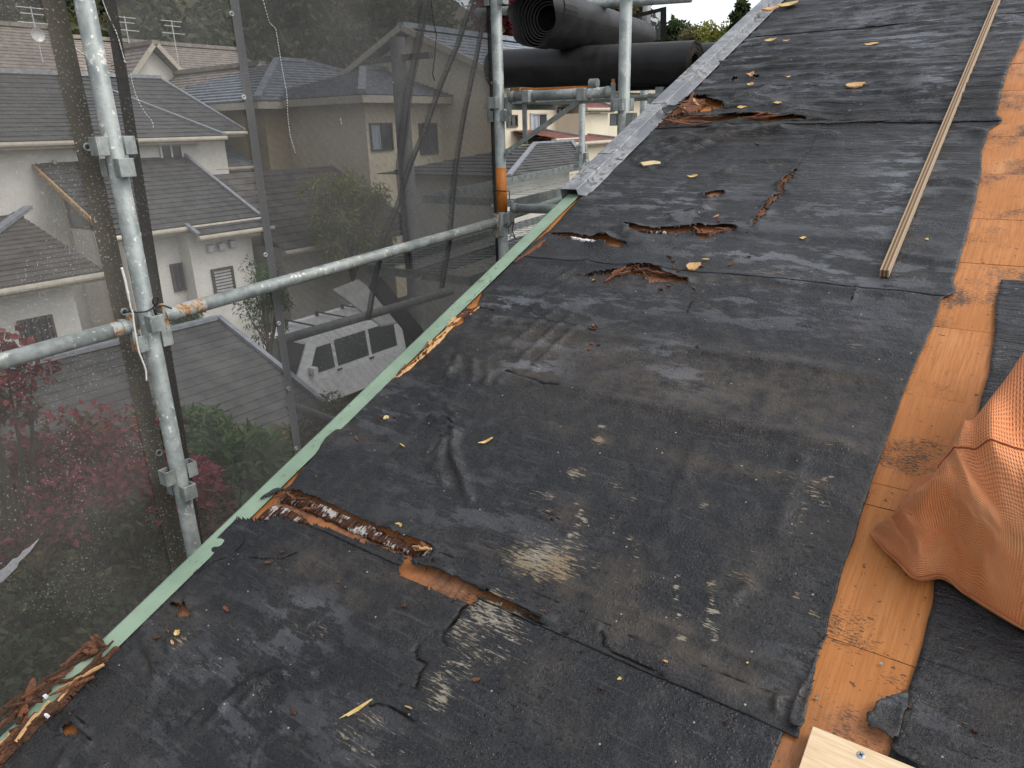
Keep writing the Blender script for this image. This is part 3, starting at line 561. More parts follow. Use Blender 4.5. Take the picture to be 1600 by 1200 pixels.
# rotten batten exposed in the long tear
def strip_poly(name, pts, n_lo, n_hi, mat, seed, st=.004):
    poly = rough_poly(RP(pts), .008, .0016, seed); lo, hi = poly.min(0), poly.max(0)
    us = np.arange(lo[0], hi[0]+st, st); vs = np.arange(lo[1], hi[1]+st, st); U, V = np.meshgrid(us, vs); fu, fv = U.ravel(), V.ravel(); ins = inpoly(fu, fv, poly); d, bx, by = segdist(fu, fv, poly, True)
    idx = np.arange(len(fu)).reshape(U.shape); q = np.stack([idx[:-1,:-1], idx[:-1,1:], idx[1:,1:], idx[1:,:-1]], -1).reshape(-1, 4); q = q[ins[q].sum(1) >= 2]
    x = np.where(ins, fu, bx); y = np.where(ins, fv, by); used = np.unique(q); mp = -np.ones(len(fu), int); mp[used] = np.arange(len(used)); q = mp[q]; x, y, dd = x[used], y[used], np.where(ins, d, 0)[used]
    n = n_lo+(n_hi-n_lo)*np.clip(dd/.0015, 0, 1)+.003*(fbm(x*90, y*25, seed, 3)-.5)
    o = meshobj(name, (T(x, y, n), q.tolist()), mat, roof, smooth=False); set_attrs(o, np.stack([x, y, x*0], 1), np.zeros((len(x), 4))); return o
o = strip_poly('rotten_batten', zoomed(400,580,3.158,[(125,612),(200,606),(300,642),(420,702),(540,757),(640,803),(740,838),(800,860),(868,886),(862,905),(830,925),(805,925),(700,885),(600,848),(480,800),(380,752),(280,705),(200,672),(120,650)]), -.001, .0045, M['rot_white'], 31)
o['label'] = 'dark rotten batten with white mould in the long tear'
strip_poly('mould_patch', zoomed(400,580,3.158,[(0,735),(60,740),(105,712),(150,728),(200,742),(260,765),(250,730),(180,690),(110,660),(60,680)]), .0, .003, M['rot_white'], 32)
strip_poly('bare_timber', zoomed(0,980,5.454,[(0,1190),(0,1080),(120,960),(200,905),(330,790),(480,650),(640,500),(800,360),(960,220),(1010,178),(1040,195),(870,345),(720,500),(640,590),(540,700),(380,825),(200,1000),(60,1130)]), .001, .012, M['rot'], 33)
strip_poly('fresh_wood', zoomed(0,980,5.454,[(-60,1160),(0,1085),(100,985),(180,920),(185,960),(120,1030),(0,1150),(-40,1200)]), .006, .014, M['fresh'], 34)
strip_poly('bare_timber', zoomed(420,420,4.444,[(885,772),(960,700),(1040,635),(1120,555),(1200,490),(1235,420),(1280,350),(1340,345),(1270,430),(1215,500),(1140,565),(1045,645),(970,725),(900,772)]), .004, .009, M['fresh'], 35)
strip_poly('bare_timber', zoomed(640,360,5,[(800,270),(900,200),(960,150),(1060,80),(1090,70),(1020,140),(930,205),(860,240)]), .003, .008, M['redrot'], 37)
strip_poly('bare_timber', Z1([(300,970),(440,825),(500,850),(550,842),(560,870),(470,950),(380,968)]), .002, .012, M['redrot'], 38)
strip_poly('mould_patch', Z5([(480,582),(560,588),(660,594),(655,606),(560,603),(500,596)]), .0, .006, M['rot_white'], 39)
strip_poly('mould_patch', Z5([(110,618),(160,630),(250,642),(300,658),(290,666),(210,654),(130,636)]), .0, .006, M['white_bit'], 40)

# splinters of rot: parts of the roof, still attached
def splinter(p, length, width, ang, mat, tilt=0.0, n=.006, name='splinter', seed=0, thick=.004, parent=roof):
    r = np.random.default_rng(seed+int(p[0]*7+p[1])); u, v = ruv(p); d = EU*math.cos(ang)+EV*math.sin(ang); s = -EU*math.sin(ang)+EV*math.cos(ang)
    d = d*math.cos(tilt)+EN*math.sin(tilt); c = T(u, v, n); k = 6; V = []; F = []
    for i in range(k):
        t = i/(k-1); w = width*.5*(.35+.65*math.sin(math.pi*(.15+.7*t)))*r.uniform(.7, 1.25); th = thick*.5*r.uniform(.7, 1.2); pc = c+d*length*(t-.5)+s*r.normal(0, width*.12)+EN*r.normal(0, thick*.2)
        V += [pc-s*w-EN*th, pc+s*w-EN*th*.6, pc+s*w*.7+EN*th, pc-s*w*.8+EN*th]
    for i in range(k-1):
        a = i*4
        for j in range(4): F.append((a+j, a+(j+1) % 4, a+4+(j+1) % 4, a+4+j))
    F += [(3, 2, 1, 0), tuple((k-1)*4+j for j in range(4))]
    return meshobj(name, (np.array(V), F), mat, parent)
r = np.random.default_rng(3)
def splinters(line, count, ln, wd, mats, spread=.008, base=None, n=(.004, .012)):
    L = RP(line)
    for i in range(count):
        t = r.random()*(len(L)-1); k = int(t); q = L[k]+(L[k+1]-L[k])*(t-k)+r.normal(0, spread, 2); dv = L[k+1]-L[k]
        a = math.atan2(dv[1], dv[0])+r.normal(0, .35)
        u, v = q; P = np.array([u, v]); m = mats[r.integers(len(mats))]
        # place by roof coordinates
        w = T(u, v, 0)-EYE; c = RW.T @ w; p = (CX+FPX*c[0]/c[2], CY+FPX*c[1]/c[2])
        splinter(p, ln*r.uniform(.5, 1.3), wd*r.uniform(.5, 1.3), a, m, r.normal(0, .12), r.uniform(*n), seed=i)
splinters(zoomed(0,980,5.454,[(100,850),(280,650),(400,600),(520,510),(650,440)]), 20, .05, .006, [M['rot'], M['rot'], M['redrot']], .008, n=(.010, .03))
splinters(zoomed(0,980,5.454,[(130,880),(240,740),(330,560)]), 12, .035, .012, [M['rot'], M['redrot']], .007, n=(.010, .028))
splinters(zoomed(0,980,5.454,[(700,300),(780,240),(900,190),(850,150)]), 16, .032, .009, [M['rot'], M['redrot']], .006, n=(.010, .026))
splinters(zoomed(0,980,5.454,[(0,1120),(300,850),(620,560),(900,290)]), 22, .07, .005, [M['rot'], M['fresh'], M['redrot']], .003, n=(.012, .018))
splinters(zoomed(420,420,4.444,[(900,760),(1050,630),(1200,480),(1340,350),(1440,290)]), 26, .035, .005, [M['fresh'], M['redrot'], M['rot']], .004)
splinters(Z5([(830,600),(900,615),(1000,590),(1040,590)]), 16, .045, .007, [M['redrot'], M['rot'], M['redrot']], .007, n=(.002, .010))
splinters(Z5([(400,820),(480,818),(560,830),(640,850)]), 15, .045, .007, [M['redrot'], M['rot'], M['rot']], .007, n=(.003, .012))
splinters(Z5([(320,870),(390,840),(440,830)]), 3, .06, .007, [M['redrot']], .004, n=(.009, .014))
splinters(Z5([(1250,420),(1220,460),(1180,530)]), 6, .03, .008, [M['redrot'], M['rot']], .003)
splinters(Z1([(350,1000),(700,1010),(1050,1008)]), 8, .10, .010, [M['rot'], M['redrot']], .012, n=(.006, .03))
splinters(Z1([(220,1060),(400,1050),(700,1060)]), 6, .12, .008, [M['rot'], M['redrot']], .012, n=(.012, .02))
splinters(Z1([(330,950),(420,880),(500,900)]), 7, .10, .012, [M['fresh'], M['redrot']], .008, n=(.01, .02))
splinters(zoomed(400,580,3.158,[(140,640),(220,650),(300,690)]), 10, .03, .006, [M['rot'], M['redrot']], .004, n=(.012, .02))
splinters(zoomed(400,580,3.158,[(780,890),(830,900),(860,895)]), 8, .02, .008, [M['redrot'], M['fresh']], .004, n=(.012, .018))
# nail heads along the bare strip
for p in ZR([(228,875),(530,712)]):
    u, v = ruv(p); mb = MB(); mb.tube([T(u, v, 0), T(u, v, .0015)], .0020, 10); meshobj('nail_head', mb, M['galv'], roof)

# underside, gable wall of our own house
mb = MB(); a = T(-1.20, -.9, -.13); b = T(-1.20, 5.9, -.13)
mb.prism([(-.85, a[1], 0), (-.85, b[1], 0), (-.85, b[1], b[2]), (-.85, a[1], a[2])], (6, 0, 0)); meshobj('gable_wall', mb, simple('house_wall', (.42,.40,.36), (.5,.48,.44), 6), roof)

# ------------------------------------------------------------------ things lying on the roof
def height1(u, v): return float(height(np.array([u]), np.array([v]))[0])
def batten():
    p0, p1 = ruv((1381, 437)), ruv((1563, -6)); a = np.array(p0); b = np.array(p1); d = (b-a)/np.linalg.norm(b-a); b = a+d*2.75; mid = (a+b)/2; L = np.linalg.norm(b-a)/2
    D = EU*d[0]+EV*d[1]; S = EU*d[1]-EV*d[0]; root = thing('wooden_batten', T(a[0], a[1], .004), 'long thin laminated wood batten lying up the black felt slope', 'batten')
    cols = [(.42,.29,.17), (.15,.095,.055), (.36,.24,.14), (.18,.115,.07), (.46,.34,.22)]; w = .0195/5
    for i, c in enumerate(cols):
        m = simple('ply_layer', tuple(x*.85 for x in c), c, 20, .75, .4, .001, (60, 60, 6)); off = (i-2)*w
        dn = (.0, -.0009, .0, -.0009, .0004)[i]; mb = MB(); mb.obox(T(mid[0], mid[1], .016)+S*off, S*(w/2-.0002), D*(L-.001*(i % 2)), EN*(.009+dn)); meshobj('ply_layer', mb, m, root)
batten()
def plywood_board():
    q0_ = ruv((1270, 1134), .018); q = np.array([(q0_[0], q0_[1]), (q0_[0]+.42, q0_[1]+.004), (q0_[0]+.417, q0_[1]-.30), (q0_[0]-.003, q0_[1]-.304)]); root = thing('plywood_board', T(*q[0], .004), 'new pale plywood board with one screw on the bare wood strip', 'board')
    m, nt, out = new_mat('pale_plywood'); N = NT(nt); c = N.co(); g = N.noise(c, 1, 4, .6, (14, 160, 160), dist=1.2); n2 = N.noise(c, 12, 4)
    col = N.mix(N.ramp(g, .3, .7), (.66, .47, .27), (.76, .60, .40)); col = N.mix(N.ramp(n2, .5, .75, 0, .35), col, (.58, .36, .18)); N.bsdf(out, col, .6, N.bump(g, .15, .001))
    mb = MB(); bot = [T(u, v, .006) for u, v in q]; mb.prism(bot, EN*.012); bevel(meshobj('panel', mb, m, root), .001)
    u, v = ruv((1345, 1180), .018); sm = simple('zinc_screw', (.42,.46,.5), (.6,.64,.68), 60, .3, .1, .001, metal=.8); mb = MB(); mb.tube([T(u, v, .010), T(u, v, .0185), T(u, v, .0196)], [.0042, .0048, .0034], 18); s = meshobj('screw', mb, sm, root)
    mb = MB(); c0 = T(u, v, .0199)
    for a in (.6, .6+math.pi/2): dd = EU*math.cos(a)+EV*math.sin(a); ss = np.cross(EN, dd); mb.obox(c0, dd*.0026, ss*.0006, EN*.0003)
    meshobj('cross_recess', mb, M['black_plastic'], s)
plywood_board()

def sandbag():
    R = [  # control columns (photo point, height above roof) from the front hem over the top
     [(1362,832,.006),(1365,827,.010),(1370,822,.014),(1376,819,.016),(1384,816,.014),(1394,812,.010)],
     [(1398,872,.008),(1400,851,.025),(1399,828,.042),(1398,806,.052),(1404,794,.044),(1424,778,.020)],
     [(1428,906,.010),(1434,872,.040),(1432,832,.070),(1424,795,.088),(1430,772,.084),(1452,748,.050)],
     [(1470,906,.010),(1480,862,.050),(1484,815,.092),(1474,768,.118),(1474,716,.130),(1482,694,.105)],
     [(1508,930,.010),(1518,882,.060),(1528,833,.105),(1522,786,.135),(1502,694,.165),(1512,655,.150)],
     [(1560,963,.010),(1570,908,.068),(1580,850,.118),(1576,800,.148),(1556,690,.190),(1562,592,.190)],
     [(1660,1016,.010),(1668,950,.072),(1676,885,.122),(1670,832,.155),(1645,690,.205),(1640,512,.200)],
     [(1800,1085,.010),(1800,1020,.075),(1800,950,.122),(1795,890,.150),(1760,700,.190),(1740,470,.170)],
     [(1930,1140,.010),(1925,1090,.05),(1920,1040,.09),(1910,1000,.10),(1870,800,.12),(1820,560,.09)]]
    C = []
    for col in R:
        cc = [(*ruv((x, y), n), n) for x, y, n in col]; l = cc[-1]; cc.append((l[0]+.012, l[1]+.05, l[2]*.55)); cc.append((l[0]+.008, l[1]+.07, .006)); cc.insert(0, (cc[0][0]+.01, cc[0][1]+.03, .002)); C.append(cc)
    C.append([(u_+.06, v_+.01, .003+.02*n_) for u_, v_, n_ in C[-1]]); C = np.array(C)
    def cr(P, n):   # Catmull-Rom along axis 0
        P = np.concatenate([P[:1]*2-P[1:2], P, P[-1:]*2-P[-2:-1]]); out = []
        for t in np.linspace(0, len(P)-3-1e-6, n):
            k = int(t); f = t-k; a, b, c, d = P[k:k+4]; out.append(.5*((2*b)+(c-a)*f+(2*a-5*b+4*c-d)*f*f+(3*b-a-3*c+d)*f**3))
        return np.array(out)
    G = cr(C, 110); G = np.swapaxes(cr(np.swapaxes(G, 0, 1), 90), 0, 1)
    s = np.linspace(0, 8, 110)[:,None]; t = np.linspace(0, 8, 90)[None]
    amp = np.clip(G[...,2]/.05, 0, 1); wob = (fbm(s*2.2+0*t, t*.9, 91, 3)-.5)*.016+(fbm(s*5, t*2.2, 95, 3)-.5)*.007
    ridge = 1-np.abs(2*fbm(s*1.5+.4*t, t*.55, 97, 2)-1); crease = (ridge**5)*.030*np.clip(1-np.abs(t-2.6)/2.6, 0, 1)*np.clip(1.6-s/4, .35, 1)
    def lnoise(x, y, sd):
        x = x+sd*3.7; y = y+sd*5.1; xi = np.floor(x).astype(int); yi = np.floor(y).astype(int); fx = x-xi; fy = y-yi; t_ = _tab; lo = fx+fy < 1
        a, b, c_, d_ = t_[xi % 64, yi % 64], t_[(xi+1) % 64, yi % 64], t_[xi % 64, (yi+1) % 64], t_[(xi+1) % 64, (yi+1) % 64]
        return np.where(lo, a+(b-a)*fx+(c_-a)*fy, d_+(c_-d_)*(1-fx)+(b-d_)*(1-fy))
    fac_ = (lnoise(s*1.25+.3*t, t*.85+0*s, 5)-.5)*.055*np.clip(1.5-s/4.5, .3, 1)+(lnoise(s*2.4, t*1.5-.4*s, 8)-.5)*.024
    G[...,2] = G[...,2]+amp*(wob*.35+crease*.5+fac_); G[...,2] = np.maximum(G[...,2], .004)
    P = T(G[...,0], G[...,1], G[...,2])
    m, nt, out = new_mat('woven_orange_poly'); N = NT(nt); uvn = N.attr('ruv').outputs['Vector']
    w1 = N.n('ShaderNodeTexWave', wave_type='BANDS', bands_direction='X'); w1.inputs['Scale'].default_value = 105; w1.inputs['Distortion'].default_value = 1.2; w1.inputs['Detail'].default_value = 2; N.l(uvn, w1.inputs['Vector'])
    w2 = N.n('ShaderNodeTexWave', wave_type='BANDS', bands_direction='Y'); w2.inputs['Scale'].default_value = 105; w2.inputs['Distortion'].default_value = 1.2; w2.inputs['Detail'].default_value = 2; N.l(uvn, w2.inputs['Vector'])
    n1 = N.noise(uvn, 9, 5, .6); n2 = N.noise(uvn, 90, 4, .6); wv = N.math('MULTIPLY', w1.outputs['Fac'], w2.outputs['Fac'])
    col = N.mix(N.ramp(n1, .3, .7), (.78, .24, .075), (.86, .36, .16)); col = N.mix(N.math('MULTIPLY', wv, .5), col, (.92, .50, .29)); col = N.mix(N.ramp(n2, .55, .8, 0, .25), col, (.58, .13, .034))
    b = N.bsdf(out, col, N.ramp(n1, .3, .7, .5, .72), N.bump(N.math('ADD', wv, N.math('MULTIPLY', n2, .2)), .9, .003), 0, .3)
    root = thing('sandbag', T(.15, .85, .0), 'bulging orange woven plastic sack with a folded pointed corner', 'sack')
    mb = MB(); mb.grid(P); o = meshobj('sack_body', mb, m, root, smooth=True); uv = np.stack([np.broadcast_to(s*.055, G.shape[:2]), np.broadcast_to(t*.05, G.shape[:2]), G[...,2]*0], -1)
    set_attrs(o, uv.reshape(-1, 3), np.zeros((uv.size//3, 4)))
    k = int(90/8*1.0); mb = MB(); pts = [P[i, k+2]+EN*.003-EV*.004 for i in range(0, 92)]; mb.tube(pts, .0018, 8); hem = meshobj('hem', mb, m, root, smooth=True)
    set_attrs(hem, np.array([[i*.01, j*.003, 0] for i in range(92) for j in range(8)]), np.zeros((92*8, 4)))
    k2 = int(90*.62); sm = simple('seam_thread', (.30,.07,.02), (.4,.1,.03), 50, .7, .2, .001)
    mb = MB(); pts = [P[i, k2]+EN*.0012 for i in range(34, 92)]; mb.tube(pts, .0012, 6); meshobj('seam', mb, sm, root)
sandbag()

def flake(p, length, width, ang, mat, name, label, cat, group, seed=0, curl=.15, th=.0012, n_pts=9, lift=.0):
    r = np.random.default_rng(seed+int(p[0]*13+p[1]*3)); u, v = ruv(p); hh = max(height1(u, v), -.002)+.0045+lift
    ring = []
    for i in range(n_pts):
        a = 2*math.pi*(i+r.uniform(-.25, .25))/n_pts; cc = math.cos(a); q = np.array([length/2*cc, width/2*math.copysign(abs(math.sin(a))**1.5, math.sin(a))])*r.uniform(.6, 1.25); ring.append(q)
    ring = np.array(ring); D = EU*math.cos(ang)+EV*math.sin(ang); S = -EU*math.sin(ang)+EV*math.cos(ang); c = T(u, v, hh); V = []; F = []
    def pt(q, z): return c+D*q[0]+S*q[1]+EN*(z+curl*(abs(q[0])/(length/2+1e-6))**2*width*.5+r.normal(0, width*.02))
    for z in (0, th): V += [pt(q, z) for q in ring]+[pt(np.zeros(2), z-width*.02)]
    k = n_pts
    for i in range(k): j = (i+1) % k; F += [(j, i, k), (k+1+i, k+1+j, 2*k+1), (i, j, k+1+j, k+1+i)]
    return tag(meshobj(name, (np.array(V), F), mat), label, cat, group)
LY = 'small dry yellow leaf fragment lying on the wrinkled black felt'; GY = 'dry yellow leaves scattered on the roof'
for p, l, w, a in [((1082,277),.030,.018,.2),((1360,72),.05,.03,.1),((1203,65),.05,.04,.3),((1215,165+7),.03,.02,0),((278,990),.012,.015,1.0),((1448,462-84),.012,.008,.2),((1160,173),.04,.02,0),((969,1063),.007,.005,.5),((1168,1038),.004,.003,.4),((1255,376),.018,.012,0),((1232,123),.02,.02,0),((928,441),.012,.010,.4),((1229,66),.03,.015,0)]:
    flake(p, l, w, a, M['leaf_yel'], 'dry_leaf', LY, 'leaf', GY)
flake((625,825), .022, .016, .7, M['leaf_yel'], 'dry_leaf', 'pointed yellow leaf beside the long tear with the rotten batten', 'leaf', GY, curl=.5)
flake((762,693), .034, .009, .9, M['leaf_yel'], 'dry_leaf', 'curled yellow leaf beside the dark wrinkles in the felt', 'leaf', GY, curl=.9)
flake((605,657), .014, .011, .3, M['pale_chip'], 'wood_chip', 'small pale wood chip near the green flashing on plain felt', 'chip', None, th=.004)
flake((631,700), .020, .0035, -.25, M['leaf_yel'], 'wood_stick', 'short straight pale yellow wood sliver on the black felt', 'sliver', None, th=.003)
flake((1018,259), .075, .035, .12, M['pale_chip'], 'wood_chip', 'largest pale yellow wood chip near the white metal verge cap', 'chip', None, th=.004)
flake((1334,138), .075, .045, .1, M['fresh'], 'wood_chip', 'orange brown wood chip on the wrinkled felt beside the batten', 'chip', None, th=.005)
flake((1231,15), .09, .075, .3, M['leaf_yel'], 'dry_leaf', 'big yellow leaf resting against the white metal verge cap', 'leaf', GY, lift=.015)
flake((1205,29), .07, .05, .3, M['fresh'], 'wood_chip', 'orange wood chip lying on top of the metal verge cap', 'chip', None, th=.006, lift=.035)
flake((558,1111), .056, .006, 1.05, M['leaf_yel'], 'bark_strip', 'long narrow yellow strip beside a short crack in the felt', 'strip', None, th=.002, curl=.8)
flake((1173,122), .03, .05, .5, M['fresh'], 'wood_chip', 'tan wood chip standing in a small torn hole', 'chip', None, th=.006, curl=.3)
flake((1171,136), .03, .035, .2, M['fresh'], 'wood_chip', 'tan wood chip just below the small torn hole', 'chip', None, th=.005)
for p in zoomed(0,980,5.454,[(442,635),(458,795)]): flake(p, .009, .007, .4, M['white_bit'], 'foam_bit', 'tiny white foam bit beside the rotten verge timber', 'foam bit', 'white foam bits at the verge', th=.006, lift=.012)
GB = 'brown wood splinters scattered on the roof'
rr = np.random.default_rng(11)
BRC = [('rusty brown splinter scattered round the splintered middle tear', Z5([(700,770),(705,803),(730,830),(810,805),(860,800),(880,760),(1025,790),(1130,748),(672,905),(630,920),(820,920),(675,740)])),
  ('red brown splinter lying just above the upper splintered tear', Z5([(945,512),(955,540)])), ('small brown crumb at the end of the middle tear', Z5([(250,880)])), ('brown splinter on the wrinkled felt above the long side crack', Z5([(1175,95)])),
  ('shredded tan wood bit in the small pile below the middle tear', Z5([(250,1140),(262,1128),(235,1155)])+zoomed(700,400,2.667,[(610,300),(600,372),(630,377),(590,395),(615,315)])),
  ('red brown chip near the small star shaped hole by the green flashing', zoomed(0,800,3,[(792,563),(742,595),(815,620),(1065,460)])), ('red brown chip below the dark rotten batten', Z7([(155,400),(362,512),(610,605),(95,438)])), ('dark splinter on the felt near the long yellow strip', Z7([(195,992)])+[(640,1108)]),
  ('orange crumb on the streaky worn felt patch', Z7([(880,880)])), ('rusty splinter on the felt right of the bare wood strip', ZR([(970,1035)])), ('brown sliver on the torn felt flap', ZR([(645,915)])), ('thin brown splinter along the lowest felt seam', zoomed(700,760,2.667,[(1155,985),(400,530),(640,850),(910,740)])),
  ('dark wood crumb beside the small pale chip', [(600,655),(617,655),(560,690)]), ('lone brown splinter on the smooth brownish felt', [(1090,545)])]
k_ = 0
for lab, pts in BRC:
    for p in pts:
        s = ray(p); dist = (1.0)/max(.05, -np.dot(EN, s)); k = .45+.32*dist; k_ += 1
        flake(p, .016*k*rr.uniform(.6, 1.4), .006*k*rr.uniform(.5, 1.2), rr.uniform(-.8, 1.2), [M['redrot'], M['rot'], M['redrot'], M['rot'], M['redrot'], M['rot'], M['fresh']][k_ % 7], 'wood_splinter', lab, 'splinter', GB, seed=k_, th=.003, n_pts=7)
flake(Z5([(812,803)])[0], .055, .035, .4, M['fresh'], 'wood_chip', 'tan fibrous wood lump beside the long splintered tear', 'chip', None, th=.006)

# ------------------------------------------------------------------ scaffold
GP = 'scaffold poles'; GR = 'scaffold rails'; GD = 'scaffold decks'
def wz(z): return z+7.0
def pole(x, y, z0, z1, pockets, label, mat=None, r=.0243, hole_top=False, band=None, extra=None):
    mat = mat or M['galv']; root = thing('scaffold_pole', (x, y, z0), label, 'scaffold pole', GP)
    mb = MB(); mb.tube([(x, y, z0), (x, y, z1)], r, 28); meshobj('tube', mb, mat, root, smooth=True).data.polygons[-1].use_smooth = False
    for z, up in pockets:
        for k, (dx, dy) in enumerate(((1, 0), (-1, 0), (0, 1), (0, -1))):
            zz = z+(.028 if k < 2 else -.028)*(1 if up else -1); d = np.array([dx, dy, 0.]); s = np.array([-dy, dx, 0.]); c = np.array([x, y, zz]); mb = MB(); h = .024; w = .021; t = .0022
            mb.obox(c+d*(r+.026), d*t, s*w, (0, 0, h)); mb.obox(c+d*(r+.0105)+s*(w-t), d*.0133, s*t, (0, 0, h)); mb.obox(c+d*(r+.0105)-s*(w-t), d*.0133, s*t, (0, 0, h))
            bevel(meshobj('wedge_pocket', mb, M['galv_clean'], root), .0015)
    if band:
        mb = MB(); mb.tube([(x, y, band[0]), (x, y, band[1])], r+.0008, 28); meshobj('painted_band', mb, M['orange_paint'], root, smooth=True)
    return root
def rail(a, b, label, heads=(1, 1), r=.0213, rust=(), mat=None):
    a = np.array(a); b = np.array(b); root = thing('scaffold_rail', (*(a+b)[:2]/2, min(a[2], b[2])), label, 'scaffold rail', GR)
    d = (b-a)/np.linalg.norm(b-a); mb = MB(); mb.tube([a+d*.05*heads[0], b-d*.05*heads[1]], r, 24); meshobj('tube', mb, mat or M['galv'], root, smooth=True)
    for e, dd, h in ((a, d, heads[0]), (b, -d, heads[1])):
        if not h: continue
        s = np.cross(dd, (0, 0, 1.)); s /= np.linalg.norm(s)
        mb = MB(); mb.tube([e+dd*.062, e+dd*.05, e+dd*.032], [r+.003, r+.003, r*.8], 20); meshobj('collar', mb, M['galv_clean'], root, smooth=False)
        mb = MB(); mb.obox(e+dd*.030-np.array([0, 0, .02]), dd*.007, s*.010, (0, 0, .055)); bevel(meshobj('wedge', mb, M['rust_bloom'] if rust else M['galv_clean'], root), .002)
    for t0, t1 in rust:
        mb = MB(); p0 = a+d*t0; p1 = a+d*t1; mb.tube([p0, p1], r+.0006, 24, cap=False); meshobj('rust_ring', mb, M['rust_bloom'], root, smooth=True)
    return root
X1, Y1, X2, Y2, X3, Y3 = -2.06, 1.045, -2.087, 2.83, -1.469, 2.85
pole(X1, Y1, .6, 9.2, [(wz(-.048), 0), (wz(-.533), 1), (wz(-1.02), 0), (wz(.45), 0), (wz(-1.5), 0)], 'paint spattered grey scaffold pole tied with black and white cords')
pole(X2, Y2, .6, 9.2, [(wz(.075), 0), (wz(-.435), 1), (wz(.55), 0), (wz(-.91), 0)], 'grey scaffold pole with an orange painted band', M['galv_clean'], band=(wz(-.378), wz(-.178)))
pole(X3, Y3, .6, 9.2, [(wz(.045), 0), (wz(-.44), 0), (wz(.53), 0)], 'grey scaffold pole standing close to the white verge cap', M['galv_clean'])
zr1, zr2 = wz(-.500), wz(-.420); sl = (zr2-zr1)/(Y2-Y1)
rail((X1, Y1+.02, zr1), (X2, Y2-.02, zr2), 'weathered guard rail running from the spattered pole to the banded pole', rust=((.06, .16),))
rail((X1, Y1-.02, zr1-.004), (X1+.01, Y1-1.8, zr1-sl*1.8), 'weathered guard rail running from the spattered pole out past the red leaves', rust=((.05, .09),))
# bracket between banded pole and inner pole
zb = wz(.125); rail((X2+.02, Y2+.01, zb+.002), (X3-.02, Y3, zb-.002), 'short scaffold ledger carrying the black roofing rolls', rust=())
rail((X2+.02, Y2+.01, wz(-.362)), (X3-.08, Y3, wz(-.352)), 'short scaffold ledger below the orange band', heads=(1, 0))
root = thing('brace', (-1.9, 2.84, wz(-.12)), 'flat diagonal steel brace with two hangers under the roll ledger', 'brace')
a = on_y((790, 239), 2.845); b = on_y((914, 152), 2.845); d = (b-a)/np.linalg.norm(b-a); mb = MB(); mb.obox((a+b)/2, d*np.linalg.norm(b-a)/2, np.cross(d, (0, 1, 0))*.011, (0, .003, 0)); bevel(meshobj('diagonal_bar', mb, M['galv_clean'], root), .001)
c = on_y((820, 160), 2.86); e = on_y((820, 217), 2.86); mb = MB(); mb.obox((c+e)/2, (.011, 0, 0), (0, .004, 0), (0, 0, (c-e)[2]/2+.02)); meshobj('hanger', mb, M['galv_clean'], root)
for px in ((828, 151), (914, 148)):
    c = on_y(px, 2.845); mb = MB(); mb.box((c[0]-.02, 2.805, c[2]-.026), (c[0]+.02, 2.885, c[2]+.026)); bevel(meshobj('clamp', mb, M['galv_clean'], root), .004)
mb = MB(); c = on_y((795, 238), 2.84); mb.tube([c+[0, -.014, 0], c+[0, .014, 0]], .012, 12); meshobj('bolt', mb, M['galv_clean'], root)
c = on_y((807, 140), 2.86); e = on_y((929, 135), 2.86); root = thing('orange_bar', (c+e)/2-np.array([0, 0, .02]), 'thin orange steel bar lying on the roll ledger', 'bar'); mb = MB(); mb.obox((c+e)/2, (e-c)/2, (0, .006, 0), (0, 0, .004)); meshobj('bar', mb, M['orange_paint'], root)
mb = MB(); mb.box((c[0]-.03, 2.84, c[2]-.018), (c[0]+.03, 2.89, c[2]+.008)); meshobj('end_clip', mb, M['rusty'], root)
c = on_y((928, 130), 2.85); mb = MB(); mb.tube([c-[.018, 0, 0], c+[.018, 0, 0]], .018, 14); meshobj('clamp', mb, M['galv_clean'], root)
c = on_y((958, 130), 2.85); mb = MB(); mb.tube([c-[0, 0, .03], c+[0, 0, .016]], .007, 10); meshobj('pin', mb, M['orange_paint'], root)
# tubes behind
def rail_y(x, p0, p1, label, mat=None, r=.0243): return rail(on_x(p0, x), on_x(p1, x), label, heads=(0, 0), mat=mat or M['galv_clean'], r=r)
rail_y(-2.35, (700, 368), (905, 301), 'scaffold tube outside the net just below the upper mesh deck')
rail(on_y((745, 20), 3.5), on_y((1080, -4), 3.5), 'high scaffold tube passing behind the upper roofing roll', heads=(0, 0), mat=M['galv_clean'])
rail_y(-2.95, (438, 532), (705, 455), 'dark scaffold tube outside the net above the white van')
rail_y(-3.0, (452, 633), (560, 672), 'sloping scaffold tube outside the net below the white van')
pole(-2.98, 5.10, .6, wz(.25), [(wz(-.2), 0)], 'slender scaffold pole beyond the upper mesh deck', M['galv_clean'])
